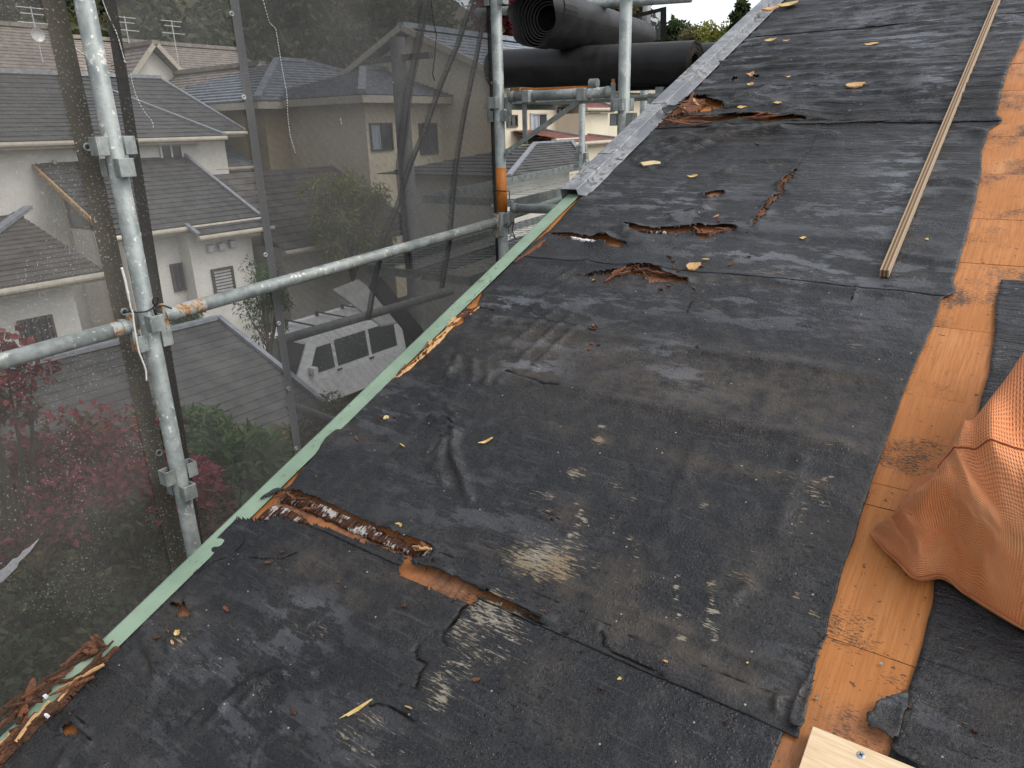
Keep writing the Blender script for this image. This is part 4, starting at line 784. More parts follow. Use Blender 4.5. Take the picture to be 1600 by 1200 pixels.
# mesh decks outside the net
def deck(x0, x1, y0, y1, z, rise, label, holes=True):
    root = thing('mesh_deck', ((x0+x1)/2, (y0+y1)/2, z-.06), label, 'scaffold deck', GD); zz = lambda y: z+(y-y0)*rise
    fm = MB()
    for x in (x0, x1): fm.obox((x, (y0+y1)/2, (zz(y0)+zz(y1))/2-.022), (.004, 0, 0), (0, (y1-y0)/2, rise*(y1-y0)/2), (0, 0, .024))
    for y in (y0, y1): fm.obox(((x0+x1)/2, y, zz(y)-.022), ((x1-x0)/2, 0, 0), (0, .004, 0), (0, 0, .022))
    meshobj('frame', fm, M['galv_clean'], root)
    g = MB(); k = int((y1-y0)/.075)
    for i in range(k):
        y = y0+.02+i*.075; yb = y+.16
        if yb > y1-.01: break
        g.obox(((x0+x1)/2, (y+yb)/2, (zz(y)+zz(yb))/2), ((x1-x0)/2, .08, rise*.08), (-.001, .0075, 0), (0, 0, .0007))
    for i in range(1, 4): x = x0+(x1-x0)*i/4; g.obox((x, (y0+y1)/2, (zz(y0)+zz(y1))/2-.004), (.002, 0, 0), (0, (y1-y0)/2, rise*(y1-y0)/2), (0, 0, .001))
    meshobj('grating', tagstuff(g), M['galv_clean'], root)['kind'] = 'stuff'
    return root
def tagstuff(x): return x
deck(-3.02, -2.34, 3.3, 6.2, wz(-.369), .045, 'upper galvanised mesh deck outside the banded pole')
deck(-2.95, -2.62, 2.75, 4.6, wz(-.69), .045, 'lower galvanised mesh deck, outer plank under the upper deck')
deck(-2.56, -2.24, 2.75, 4.6, wz(-.69), .045, 'lower galvanised mesh deck, inner plank under the upper deck')
a = on_x((585, 440), -3.05); b = on_x((705, 590), -3.05); d = (b-a)/np.linalg.norm(b-a); mb = MB(); mb.obox((a+b)/2, d*np.linalg.norm(b-a)/2, np.cross(d, (1, 0, 0))*.045, (.02, 0, 0)); tag(meshobj('stair_stringer', mb, simple('dark_steel', (.05,.05,.052), (.09,.09,.09), 10)), 'dark sloping stair stringer seen through the darkest net', 'stringer')

# ------------------------------------------------------------------ nets
def mat_net(name, op, tone, specks, weave=1.0, moire=0):
    m, nt, out = new_mat(name); N = NT(nt); c = N.attr('ruv').outputs['Vector']
    f1 = N.noise(c, 1.0, 2, .5, (60, 900, 1)); f2 = N.noise(c, 1.0, 2, .5, (900, 60, 1)); n1 = N.noise(c, 2.2, 4, .6); n2 = N.noise(c, 40, 4, .6)
    fac = N.math('ADD', op, N.math('MULTIPLY', N.math('SUBTRACT', f1, .5), .30*weave)); fac = N.math('ADD', fac, N.math('MULTIPLY', N.math('SUBTRACT', f2, .5), .24*weave))
    fac = N.math('ADD', fac, N.math('MULTIPLY', N.math('SUBTRACT', n1, .5), .22)); fac = N.math('ADD', fac, N.math('MULTIPLY', N.math('SUBTRACT', n2, .5), .12))
    if moire:
        w = N.n('ShaderNodeTexWave', wave_type='BANDS', bands_direction='DIAGONAL'); w.inputs['Scale'].default_value = 16; w.inputs['Distortion'].default_value = 9; w.inputs['Detail'].default_value = 0; w.inputs['Detail Scale'].default_value = .35; N.l(c, w.inputs['Vector']); fac = N.math('ADD', fac, N.math('MULTIPLY', N.math('SUBTRACT', w.outputs['Fac'], .5), moire))
    col = N.mix(N.ramp(n1, .35, .7), tone, tuple(x*1.45 for x in tone))
    # dust, scratches and plaster specks caught in the weave
    dm = N.ramp(N.noise(c, 3.0, 4, .65), .42, .68); d1 = N.voro(c, 48, sc=(1, .6, 1)); ds = N.ramp(N.noise(c, 150, 3, .6), .60, .66)
    sc = N.ramp(N.noise(c, 1.0, 3, .6, (240, 14, 1)), .73, .78); sc2 = N.ramp(N.noise(c, 1.0, 3, .6, (10, 260, 1)), .73, .78)
    sp = N.math('MULTIPLY', N.math('MAXIMUM', ds, N.math('MULTIPLY', N.math('MULTIPLY', N.ramp(d1, .05, .14, 1, 0), N.ramp(N.noise(c, 30, 2), .5, .62)), .9)), N.math('ADD', N.math('MULTIPLY', dm, specks), specks*.25))
    sp = N.math('MAXIMUM', sp, N.math('MULTIPLY', N.math('MAXIMUM', sc, sc2), .22)); sp = N.math('MINIMUM', sp, .9)
    col = N.mix(sp, col, (.46, .44, .40)); fac = N.math('MAXIMUM', fac, N.math('MULTIPLY', sp, .8)); fac = N.math('MINIMUM', N.math('MAXIMUM', fac, .05), .97)
    t = N.n('ShaderNodeBsdfTransparent'); df = N.n('ShaderNodeBsdfDiffuse'); N.l(col, df.inputs['Color']); tr = N.n('ShaderNodeBsdfTranslucent'); N.l(col, tr.inputs['Color'])
    m1 = N.n('ShaderNodeMixShader'); m1.inputs[0].default_value = .3; N.l(df.outputs[0], m1.inputs[1]); N.l(tr.outputs[0], m1.inputs[2])
    m2 = N.n('ShaderNodeMixShader'); N.l(fac, m2.inputs[0]); N.l(t.outputs[0], m2.inputs[1]); N.l(m1.outputs[0], m2.inputs[2]); N.l(m2.outputs[0], out.inputs['Surface']); return m
M['net1'] = mat_net('dusty_net', .46, (.135, .129, .120), 1.5); M['net2'] = mat_net('thin_net', .38, (.14, .138, .133), .35); M['net3'] = mat_net('double_net', .73, (.068, .067, .066), .18, 1.0, .025)
M['hem'] = mat_net('net_hem', 1.1, (.040, .038, .035), .4, .2); M['hem_dusty'] = mat_net('net_hem_dusty', 1.12, (.095, .086, .070), 2.4, .5); M['hem_grey'] = mat_net('net_hem_grey', 1.05, (.12, .12, .12), .3, .2)
XN = -2.135
def yz(p, x=XN): q = on_x(p, x); return q[1], q[2]
def net_surface(name, yl, yr, z0, z1, mat, root, seed, wob=.010, x=XN, ny=70, nz=80):
    zs = np.linspace(z0, z1, nz); G = []; A = []
    for z in zs:
        L, R = yl(z), yr(z); ys = np.linspace(L, R, ny); G.append(np.stack([x+wob*(fbm(ys*2.3, ys*0+z*1.4, seed, 3)-.5)*2, ys, ys*0+z], 1)); A.append(np.stack([ys, ys*0+z, ys*0], 1))
    mb = MB(); mb.grid(np.array(G)); o = meshobj(name, mb, mat, root, smooth=True); set_attrs(o, np.array(A).reshape(-1, 3), np.zeros((ny*nz, 4))); return o
def lin(p0, p1, x=XN):
    (ya, za), (yb, zb_) = yz(p0, x), yz(p1, x); return lambda z: ya+(yb-ya)*(z-za)/(zb_-za)
def eyelet(p, root, x=XN, r=.009, mat=None):
    y, z = yz(p, x); mb = MB(); n = 18; pts = [(x+.006, y+r*math.cos(2*math.pi*k/n), z+r*math.sin(2*math.pi*k/n)) for k in range(n+1)]; mb.tube(pts, .0030, 8, cap=False); meshobj('eyelet', mb, mat or M['galv_clean'], root, smooth=True)
off = lambda f, d: (lambda z: f(z)+d)
Z0N, Z1N = 3.6, 8.0
# dusty net left of the spattered pole
e1 = lin((100, 0), (288, 860)); root = thing('safety_net', (XN, .1, Z0N), 'plaster speckled grey safety net with a wide dusty hem', 'safety net', 'scaffold safety nets')
net_surface('net_cloth', lambda z: -1.2, off(e1, -.055), Z0N, Z1N, M['net1'], root, 11, .012)
net_surface('hem', off(e1, -.058), off(e1, .0), Z0N, Z1N, M['hem_dusty'], root, 12, .006, XN+.004, 8)
for p in ((135, 230), (247, 707), (193, 487)): eyelet(p, root, XN+.006)
q_ = [on_x(p, XN+.010) for p in [(-8,915),(4,908),(14,898),(26,886),(29,878),(38,870),(47,861),(61,841),(46,855),(36,860),(28,871),(20,873),(8,886),(-8,896)]]; mb = MB(); mb.prism(q_, (.002, 0, 0)); o_ = meshobj('frayed_patch', mb, mat_net('frayed_white', .5, (.5, .5, .52), .5, 2.0), root); v_ = np.array(mb.v); set_attrs(o_, np.stack([v_[:,1], v_[:,2], v_[:,0]*0], 1), np.zeros((len(v_), 4)))
# thin net right of the spattered pole
e2 = lin((160, 0), (305, 880)); e3 = lin((362, 0), (462, 700))
root = thing('safety_net', (XN, 1.4, Z0N), 'thin see-through grey safety net beside the spattered pole', 'safety net', 'scaffold safety nets')
net_surface('net_cloth', off(e2, .02), e3, Z0N, Z1N, M['net2'], root, 13); net_surface('hem', e2, off(e2, .034), Z0N, Z1N, M['hem'], root, 14, .006, XN+.004, 8)
def light_dashes(pts, root, name='light_dash'):  # white dashes standing in for light through rows of torn mesh holes
    q = np.array([on_x(p, XN+.012) for p in pts]); mb = MB(); seg = np.linalg.norm(np.diff(q, axis=0), axis=1); tot = seg.sum(); cum = np.concatenate([[0], np.cumsum(seg)]); s = 0
    rr = np.random.default_rng(int(pts[0][0]))
    while s < tot-.006:
        ln = rr.uniform(.003, .006); a = [np.interp(s, cum, q[:,k]) for k in range(3)]; b = [np.interp(s+ln, cum, q[:,k]) for k in range(3)]; mb.tube([a, b], .0011, 6); s += ln+rr.uniform(.0025, .005)
    meshobj(name, mb, M['white_cord'], root)
light_dashes([(160,0),(168,22),(178,42),(186,62),(192,85),(195,100)], root); light_dashes([(204,115),(207,130),(212,148),(220,165),(228,178),(236,186),(240,196),(238,204)], root); light_dashes([(161,3),(172,30),(182,50),(189,75),(197,100)], root)
# dark double net up to the banded pole
e4 = lin((766, 0), (781, 420))
root = thing('safety_net', (XN, 2.2, Z0N), 'darkest double layered safety net hanging in folds up to the banded pole', 'safety net', 'scaffold safety nets')
net_surface('net_cloth', e3, off(e4, -.02), Z0N, Z1N, M['net3'], root, 15, .018)
net_surface('hem', off(e4, -.035), e4, Z0N, Z1N, M['hem'], root, 16, .006, XN+.004, 8); net_surface('joint_hem', off(e3, -.012), off(e3, .020), Z0N, Z1N, M['hem_grey'], root, 17, .006, XN+.006, 6)
for p in ((767,130),(764,158),(768,322),(766,30)): eyelet(p, root, XN+.008, .006)
for p in ((360,22),(379,152),(413,398),(434,505),(449,607),(461,700)): eyelet(p, root, XN+.012, .0055)
def pleat(pts, w, root):
    q = [on_x(p, XN+.010) for p in pts]; f = []
    qs = np.array(q); n = 40; t = np.linspace(0, len(q)-1, n); c = np.stack([np.interp(t, np.arange(len(q)), qs[:,k]) for k in range(3)], 1)
    c[:,1] += .006*(fbm(t*1.5, t*0, 33, 3)-.5); prof = [(-w*1.6, -.006), (-w*.2, .010), (w*.5, .002), (-w*.3, .004), (w*.6, .012), (w*1.8, -.006)]
    P = np.array([[(a[0]+px*(1), a[1]+py_, a[2]) for py_, px in prof] for a in c]); mb = MB(); mb.grid(P); o = meshobj('pleat', mb, M['net3'], root, smooth=True)
    set_attrs(o, np.stack([P[...,1].ravel(), P[...,2].ravel(), P[...,0].ravel()*0], 1), np.zeros((P.size//3, 4)))
pleat([(738,0),(715,70),(690,130),(665,200),(640,260),(618,330),(600,372),(585,440),(575,500)], .007, root); pleat([(757,20),(742,100),(727,170),(712,260),(702,380),(690,450)], .005, root); pleat([(668,0),(640,140),(625,260),(640,420)], .012, root)
mb = MB(); mb.tube([on_x(p, XN+.014) for p in [(674,0),(677,30),(682,55),(679,90),(676,115),(679,126)]], .0022, 6); meshobj('hanging_cord', mb, M['black_plastic'], root)
light_dashes([(411,0),(421,35),(431,45),(435,70),(441,108),(448,145),(450,185),(453,210),(458,228),(462,240)], root)
for pts in ([(532,185),(534,196)], [(614,128),(615,131)]): light_dashes(pts, root)
# black tie and white cord on the spattered pole, tie on the banded pole
def cord(name, pts, r, mat, label, grp=None):
    mb = MB(); q = np.array(pts); n = len(q)*6; t = np.linspace(0, len(q)-1, n); c = np.stack([np.interp(t, np.arange(len(q)), q[:,k]) for k in range(3)], 1)
    for _ in range(2): c[1:-1] = (c[:-2]+2*c[1:-1]+c[2:])/4
    mb.tube(list(c), r, 8); return tag(meshobj(name, mb, mat, smooth=True), label, 'cord', grp)
zt = wz(-.475); ring = [(X1+.0275*math.cos(a), Y1+.0275*math.sin(a), zt+.004*math.sin(2*a)) for a in np.linspace(-2.2, 4.2, 22)]
P0 = on_x((197, 487), -2.05); tie = [tuple(on_x((192,488), -2.09)), tuple(on_x((205,487), -2.04))]+[tuple(on_x(p, -2.030)) for p in [(215,488),(228,487),(238,482)]]+[tuple(on_x(p, -2.02)) for p in [(246,474),(247,466),(241,464),(238,471),(243,480),(255,477),(268,482)]]
cord('cable_tie', tie, .0024, M['black_plastic'], 'black cord tied round the spattered pole above the rail'); cord('cable_tie', [tuple(on_x(p, -2.025)) for p in [(241,482),(243,490),(249,502),(255,514)]], .0036, M['black_plastic'], 'loose black cord end hanging in front of the rail joint')
cord('white_cord', [tuple(on_x(p, -2.025)) for p in [(200,455),(204,480),(208,490),(209,505),(212,525),(217,550),(222,562),(228,578),(229,595)]], .0024, M['white_cord'], 'frayed white cord hanging down the spattered pole')
cord('white_cord', [tuple(on_x(p, -2.045)) for p in [(190,418),(196,440),(202,470)]], .0035, M['white_cord'], 'straight white strap above the black tie on the spattered pole')
cord('cable_tie', [tuple(on_y(p, 2.795)) for p in [(770,298),(778,298),(788,299),(796,298),(796,312)]], .0022, M['black_plastic'], 'black tie round the orange band of the scaffold pole')
cord('cable_tie', [tuple(on_y(p, 2.79)) for p in [(786,352),(794,356),(803,345),(800,360),(806,374),(799,366),(796,372)]], .0022, M['black_plastic'], 'tangled black tie below the rail end on the banded pole')
# scrap of net with black border above the rolls
root = thing('net_panel', on_y((1000, 60), 4.2), 'small clear net panel with black border behind the rolls', 'net panel')
def ypan(pts, y): return [on_y(p, y) for p in pts]
for pts, nm, mt in (([(945,33),(1033,12),(1033,18),(945,40)], 'border', M['hem']), ([(1032,12),(1041,10),(1041,62),(1032,62)], 'border', M['hem']), ([(945,40),(1032,18),(1032,62),(945,62)], 'net_cloth', M['net2'])):
    mb = MB(); mb.prism(ypan(pts, 4.2), (0, .003, 0)); o = meshobj(nm, mb, mt, root); v = np.array(mb.v); set_attrs(o, np.stack([v[:,0], v[:,2], v[:,0]*0], 1), np.zeros((len(v), 4)))
pole(on_y((1010, 40), 4.4)[0], 4.4, 3.0, wz(.72), [], 'short scaffold pole behind the small net panel', M['galv_clean'])
q = on_y((1211, 8), 4.75); pole(q[0], 4.75, 3.0, wz(.78), [], 'scaffold pole end showing beyond the top of the verge cap', M['galv_clean'])

# ------------------------------------------------------------------ rolls of roofing underlay
def mat_roll():
    m, nt, out = new_mat('roll_black'); N = NT(nt); c = N.co(); n1 = N.noise(c, 14, 4, .6); n2 = N.noise(c, 240, 3, .6); bd = N.ramp(N.voro(c, 95), .10, .28, 1, 0); bd = N.math('MULTIPLY', bd, N.ramp(N.noise(c, 12, 3), .48, .62))
    col = N.mix(N.ramp(n1, .3, .7), (.014, .0135, .0135), (.026, .025, .0245)); h = N.math('ADD', N.math('MULTIPLY', n2, .3), bd); N.bsdf(out, col, N.ramp(n1, .3, .7, .42, .6), N.bump(h, .4, .002), 0, .4); return m
M['roll'] = mat_roll(); M['roll_end'] = simple('roll_end', (.012,.010,.009), (.06,.045,.036), 60, .9, .9, .006)
def roofing_roll(a, b, r_out, r_in, label, ragged=0.0, turns=9, seed=0, squash=1.0, taper=1.0):
    a, b = np.array(a), np.array(b); d = (b-a)/np.linalg.norm(b-a); s = np.cross(d, (0, 0, 1.)); s /= np.linalg.norm(s); w = np.cross(s, d); root = thing('roofing_roll', ((a+b)/2-w*r_out*taper), label, 'roofing roll', 'rolls of black roofing underlay')
    rr = np.random.default_rng(seed); n = 64; L = np.linalg.norm(b-a)
    sq = lambda q, t=0: (1+.03*math.sin(2*q+seed)+.02*math.sin(3*q)+ragged*(1-t)**4*(2.2*math.sin(3*q+.7)+1.4*math.sin(5*q+seed)))
    rad = lambda t: 1+(taper-1)*t
    drop = lambda t, r0: -w*r0*(rad(0)-rad(t))*0
    P = [[a+d*(t*L)+(s*math.cos(q)+w*math.sin(q)*squash)*r_out*rad(t)*sq(q, t)-d*(ragged*1.6*(1-t)**6*(1+math.sin(q*2+1)+.5*math.sin(q*5))) for q in np.linspace(0, 2*math.pi, n)] for t in np.linspace(0, 1, 30)]
    mb = MB(); mb.grid(np.array(P)); meshobj('wrap', mb, M['roll'], root, smooth=True)
    for e, dd, rg, t in ((a, -d, ragged, 0), (b, d, 0, 1)):
        for k in range(turns):                         # the wound layers, each a thin ring at its own depth
            ro = (r_in+(r_out*rad(t)-r_in)*(turns-k)/turns)*.995; ri = r_in+(r_out*rad(t)-r_in)*(turns-k-1)/turns; gap = (ro-ri)*(.45 if rg else .92); ri = ro-gap; dz = rr.uniform(-.003, .003)-(.010*k+.01 if rg else .0002*k)
            ring = lambda r0, z: [e+dd*(z+.004*(vnoise(q*3, k*1.7+seed)-.5))+(s*math.cos(q)+w*math.sin(q)*squash)*r0*sq(q, t+.12*k*(1 if rg else 0)) for q in np.linspace(0, 2*math.pi, 44)]
            mb = MB(); mb.grid(np.array([ring(ro, dz-.09), ring(ro, dz), ring(ri, dz-.001), ring(ri, dz-.12)])); meshobj('wound_layer', mb, M['roll_end'] if not rg else M['roll'], root, smooth=False)
    mb = MB(); mb.grid(np.array([[a+d*(t*L)+(s*math.cos(q)+w*math.sin(q)*squash)*r_in*.97 for q in np.linspace(2*math.pi, 0, 30)] for t in (.12, .99)])); meshobj('core', mb, M['roll_end'], root, smooth=True)
    return root
yb = 3.37; RB_ = .096; qB = on_y((1086, 98), yb); zB = qB[2]
roofing_roll((qB[0]-1.12, yb, on_y((790, 105), yb)[2]-.004), (qB[0], yb, zB), RB_, .040, 'long black roofing roll with its hollow brown end beside the verge cap', seed=2)
qC = on_y((1124, 92), yb+.197); roofing_roll((qC[0]-1.0, yb+.197, zB+.012), (qC[0], yb+.197, zB), RB_, .040, 'black roofing roll lying just behind another one', seed=4)
qa = on_y((842, 31), yb-.32); zA = zB+RB_+.112; A0 = np.array([qa[0], yb-.32, zA+.012]); roofing_roll(A0, A0+np.array([.02, .99, -.030]), .128, .050, 'loosely wound open black roofing roll on top of the others', ragged=.022, turns=7, seed=6, squash=.95, taper=.74)
dk = thing('roll_plank', (qB[0]-.5, yb+.1, zB-RB_-.05), 'narrow steel plank under the black roofing rolls', 'plank'); mb = MB(); mb.box((qB[0]-1.1, yb-.10, zB-RB_-.045), (qB[0]+.02, yb+.30, zB-RB_-.03)); bevel(meshobj('panel', mb, M['galv_clean'], dk), .004)
for dx in (-.95, -.15): mb = MB(); mb.box((qB[0]+dx-.02, yb-.12, zB-RB_-.07), (qB[0]+dx+.02, yb+.32, zB-RB_-.046)); mb.box((qB[0]+dx-.02, yb-.04, zB-RB_-.0295), (qB[0]+dx+.02, yb+.25, zB-RB_+.002)); meshobj('bearer', mb, M['galv_clean'], dk)

# ------------------------------------------------------------------ ground and hill
def hill(x, y):
    d = np.hypot(x, y); az = np.degrees(np.arctan2(-x, y)); side = np.clip((az-26)/24, 0, 1); side = side*side*(3-2*side)
    rise = 1.9*np.clip((d-13)/8, 0, 1)+1.6*np.clip((d-24)/25, 0, 1)
    return rise*np.clip((az+10)/20, 0, 1)+np.clip((d-52)/75, 0, 1)**1.15*(8.5+24*side)*np.clip((az+30)/40, 0, 1)
gx = np.concatenate([np.linspace(-700, -150, 12), np.linspace(-140, 20, 65), np.linspace(30, 400, 10)]); gy = np.concatenate([np.linspace(-400, -60, 8), np.linspace(-50, 160, 85), np.linspace(175, 800, 12)])
GX, GY = np.meshgrid(gx, gy); GZ = hill(GX, GY)+.12*fbm(GX*.4, GY*.4, 2, 3)-.1; mb = MB(); mb.grid(np.stack([GX, GY, GZ], -1))
tag(meshobj('ground', mb, simple('soil', (.055,.05,.035), (.10,.09,.06), .6, .95, .5, .05, bscale=8), wpos=(0, 0, 0), smooth=True), kind='structure')
def gz(x, y): return float(hill(np.array(float(x)), np.array(float(y))))

# ------------------------------------------------------------------ houses
M['stucco'] = simple('white_stucco', (.60,.57,.52), (.70,.67,.61), 1.3, .9, .5, .01, bscale=25); M['cream'] = simple('cream_wall', (.60,.52,.38), (.68,.61,.47), 1.0, .85, .2, .01)
M['tan'] = simple('tan_wall', (.42,.33,.20), (.52,.42,.27), 1.0, .85, .2, .01); M['greywall'] = simple('grey_wall', (.40,.38,.33), (.5,.47,.41), 1.0, .85, .2, .01)
M['slate'] = simple('dark_slate', (.040,.039,.038), (.078,.076,.072), 3.5, .7, .4, .01, bscale=14); M['slate2'] = simple('brown_slate', (.05,.043,.038), (.10,.09,.08), 3, .75, .4, .01, bscale=14)
M['tile'] = simple('brown_tile', (.17,.14,.12), (.28,.24,.20), 4, .7, .4, .02); M['tile_blue'] = simple('grey_blue_tile', (.13,.15,.17), (.24,.26,.29), 4, .6, .4, .02); M['redroof'] = simple('red_brown_roof', (.16,.055,.04), (.23,.09,.07), 3, .6, .3, .02)
M['flash'] = simple('ridge_flashing', (.20,.21,.23), (.30,.31,.33), 8, .5, .1, .004, metal=.3); M['trim'] = simple('beige_trim', (.38,.33,.26), (.46,.41,.33), 6, .7, .1, .004); M['trim_or'] = simple('ochre_trim', (.30,.19,.085), (.37,.25,.12), 6, .7, .1, .004)
M['alu'] = simple('bronze_sash', (.06,.055,.05), (.10,.09,.08), 10, .5, .1, .002, metal=.3); M['alu_light'] = simple('silver_sash', (.45,.44,.42), (.55,.54,.52), 10, .45, .1, .002, metal=.4)
m, nt, out = new_mat('window_glass'); N = NT(nt); N.bsdf(out, (.035, .042, .048), .08, None, 0, .6); M['glass'] = m
m, nt, out = new_mat('curtained_glass'); N = NT(nt); c = N.co(); N.bsdf(out, N.mix(N.ramp(N.noise(c, 1, 2, .5, (9, 9, .4)), .4, .6), (.16,.20,.25), (.34,.38,.42)), .12, None, 0, .5); M['curtain'] = m

def roof_face(mb, a, b, c, d, n=14, th=.02):
    """stepped courses between eave a-b and top d-c"""
    a, b, c, d = [np.array(p, float) for p in (a, b, c, d)]; nrm = np.cross(b-a, d-a); nrm /= np.linalg.norm(nrm)+1e-9
    if nrm[2] < 0: nrm = -nrm
    for i in range(n):
        t0, t1 = i/n, (i+1)/n; l0 = a+(d-a)*t0; r0 = b+(c-b)*t0; l1 = a+(d-a)*t1; r1 = b+(c-b)*t1
        mb.add([l0, r0, r1, l1, l0+nrm*th, r0+nrm*th], [(4, 5, 2, 3), (0, 1, 5, 4), (0, 4, 3), (1, 2, 5)])
def rib(mb, a, b, w=.10, h=.05):
    a, b = np.array(a, float), np.array(b, float); d = b-a; L = np.linalg.norm(d); d /= L; s = np.cross(d, (0, 0, 1.)); s /= np.linalg.norm(s)+1e-9; u = np.cross(s, d); mb.obox((a+b)/2+u*h*.6, d*L/2, s*w/2, u*h/2)
def window(root, face, pos, y0, y1, z0, z1, style='plain', glass='glass', frame='alu'):
    """face 'x': plane x=pos facing +X (y0..y1);  face 'y': plane y=pos facing -Y (y0..y1 are x)"""
    def B(lo, hi):
        (h0, zz0, d0), (h1, zz1, d1) = lo, hi; m = MB()
        if face == 'x': m.box((pos+d0, min(h0, h1), zz0), (pos+d1, max(h0, h1), zz1))
        else: m.box((min(h0, h1), pos-d1, zz0), (max(h0, h1), pos-d0, zz1))
        return m
    t = .05; fr = MB()
    for lo, hi in (((y0-t, z0-t, -.02), (y1+t, z0, .06)), ((y0-t, z1, -.02), (y1+t, z1+t, .06)), ((y0-t, z0, -.02), (y0, z1, .06)), ((y1, z0, -.02), (y1+t, z1, .06))):
        b = B(lo, hi); fr.add(b.v, b.f)
    w = meshobj('window', fr, M[frame], root)
    if style == 'louver':
        n = 9
        for i in range(n): z = z0+(z1-z0)*(i+.2)/n; meshobj('louver_slat', B((y0, z, .0), (y1, z+(z1-z0)/n*.62, .03)), M['alu_light'], w)
        meshobj('backing', B((y0, z0, -.02), (y1, z1, -.005+.01)), M['alu'], w); return w
    mid = (y0+y1)/2; meshobj('pane', B((y0, z0, -.02), (mid-.02, z1, .015)), M[glass], w); meshobj('pane', B((mid+.02, z0, -.02), (y1, z1, .018)), M['glass'], w); meshobj('mullion', B((mid-.02, z0, -.02), (mid+.02, z1, .045)), M[frame], w)
    if style == 'bars':
        n = max(4, int((y1-y0)/.12))
        for i in range(n): y = y0+(y1-y0)*(i+.5)/n; meshobj('bar', B((y-.012, z0-.05, .08), (y+.012, z1+.05, .10)), M['alu'], w)
    return w
def wallbox(root, lo, hi, mat, name='wall'): mb = MB(); mb.box(lo, hi); return meshobj(name, mb, mat, root)
def shed_x(root, xe, xt, y0, y1, ze, zt, mat, n=12, trim='trim', name='roof', verge=(0, 1), eave=True):
    """roof plane falling to +X: eave at xe, top at xt"""
    mb = MB(); roof_face(mb, (xe, y0, ze), (xe, y1, ze), (xt, y1, zt), (xt, y0, zt), n); rf = meshobj(name, mb, mat, root)
    if eave: mb = MB(); mb.box((xe-.10, y0, ze-.16), (xe-.015, y1, ze-.012)); meshobj('fascia', mb, M[trim], rf); mb = MB(); mb.tube([(xe+.05, y0-.03, ze-.06), (xe+.05, y1+.03, ze-.06)], .055, 10); meshobj('gutter', mb, M[trim], rf)
    for k, y in enumerate((y0, y1)):
        if verge[k]: mb = MB(); rib(mb, (xe, y, ze), (xt, y, zt), .09, .06); meshobj('verge_trim', mb, M['flash'], rf)
    return rf

# --- white stuccoed neighbour (two storeys with lower wings)
H = thing('neighbour_house', (-21, 9, 1.5), 'white stuccoed two storey house with stepped dark slate roofs', 'house')
gb = 1.2
shed_x(H, -17.7, -23.2, 1.0, 11.9, 6.98, 8.35, M['slate'], 14)                       # front upper roof
shed_x(H, -19.9, -24.0, 4.0, 14.1, 7.10, 8.75, M['slate'], 12); shed_x(H, -28.0, -24.0, 4.0, 14.1, 7.1, 8.75, M['slate'], 8, eave=False)
mb = MB(); rib(mb, (-24, 4, 8.75), (-24, 14.1, 8.75), .22, .1); meshobj('ridge_cap', mb, M['flash'], H)
wallbox(H, (-26, 1.5, gb), (-18.2, 11.45, 6.88), M['stucco']); wallbox(H, (-26.5, 11.4, gb), (-20.4, 13.7, 7.0), M['stucco'])
a = on_x((250,228), -18.2); b = on_x((286,262), -18.2); window(H, 'x', -18.2, a[1], b[1], b[2], a[2], frame='alu_light')
# middle lower wing
y1 = on_x((398,345), -15.4)[1]; ze = on_x((300,352), -15.4)[2]; ysp = on_x((292,356), -15.4)[1]; ywl = 7.45
shed_x(H, -15.4, -18.25, ywl, 11.0, ze, ze+1.42, M['slate'], 16, verge=(0, 1)); shed_x(H, -15.0, -15.42, ysp, 11.0, ze-.19, ze, M['slate'], 2, verge=(1, 0))
mb = MB(); rib(mb, (-15.4, ywl-.05, ze-.14), (-18.25, ywl-.05, ze+1.42-.14), .06, .11); meshobj('barge_board', mb, M['trim_or'], H)
wallbox(H, (-18.15, ywl+.4, gb), (-15.9, ysp+.05, ze-.05), M['stucco']); wallbox(H, (-18.15, ysp, gb), (-15.45, 10.7, ze-.12), M['stucco'])
def win_px(root, x, p0, p1, **k): a = on_x(p0, x); b = on_x(p1, x); return window(root, 'x', x, min(a[1], b[1]), max(a[1], b[1]), b[2], a[2], **k)
win_px(H, -15.9, (268,416), (305,446), style='bars'); win_px(H, -15.45, (332,424), (366,462), style='louver')
for p in ((327,388),(344,385),(361,381)):
    c = on_x(p, -15.45); mb = MB(); mb.box((-15.46, c[1]-.09, c[2]-.09), (-15.32, c[1]+.09, c[2]+.09)); bevel(meshobj('vent_hood', mb, M['alu_light'], H), .03)
mb = MB(); c = on_x((309,370), -15.84); mb.tube([c, c-[0, 0, 3]], .035, 10); meshobj('downpipe', mb, M['trim'], H)
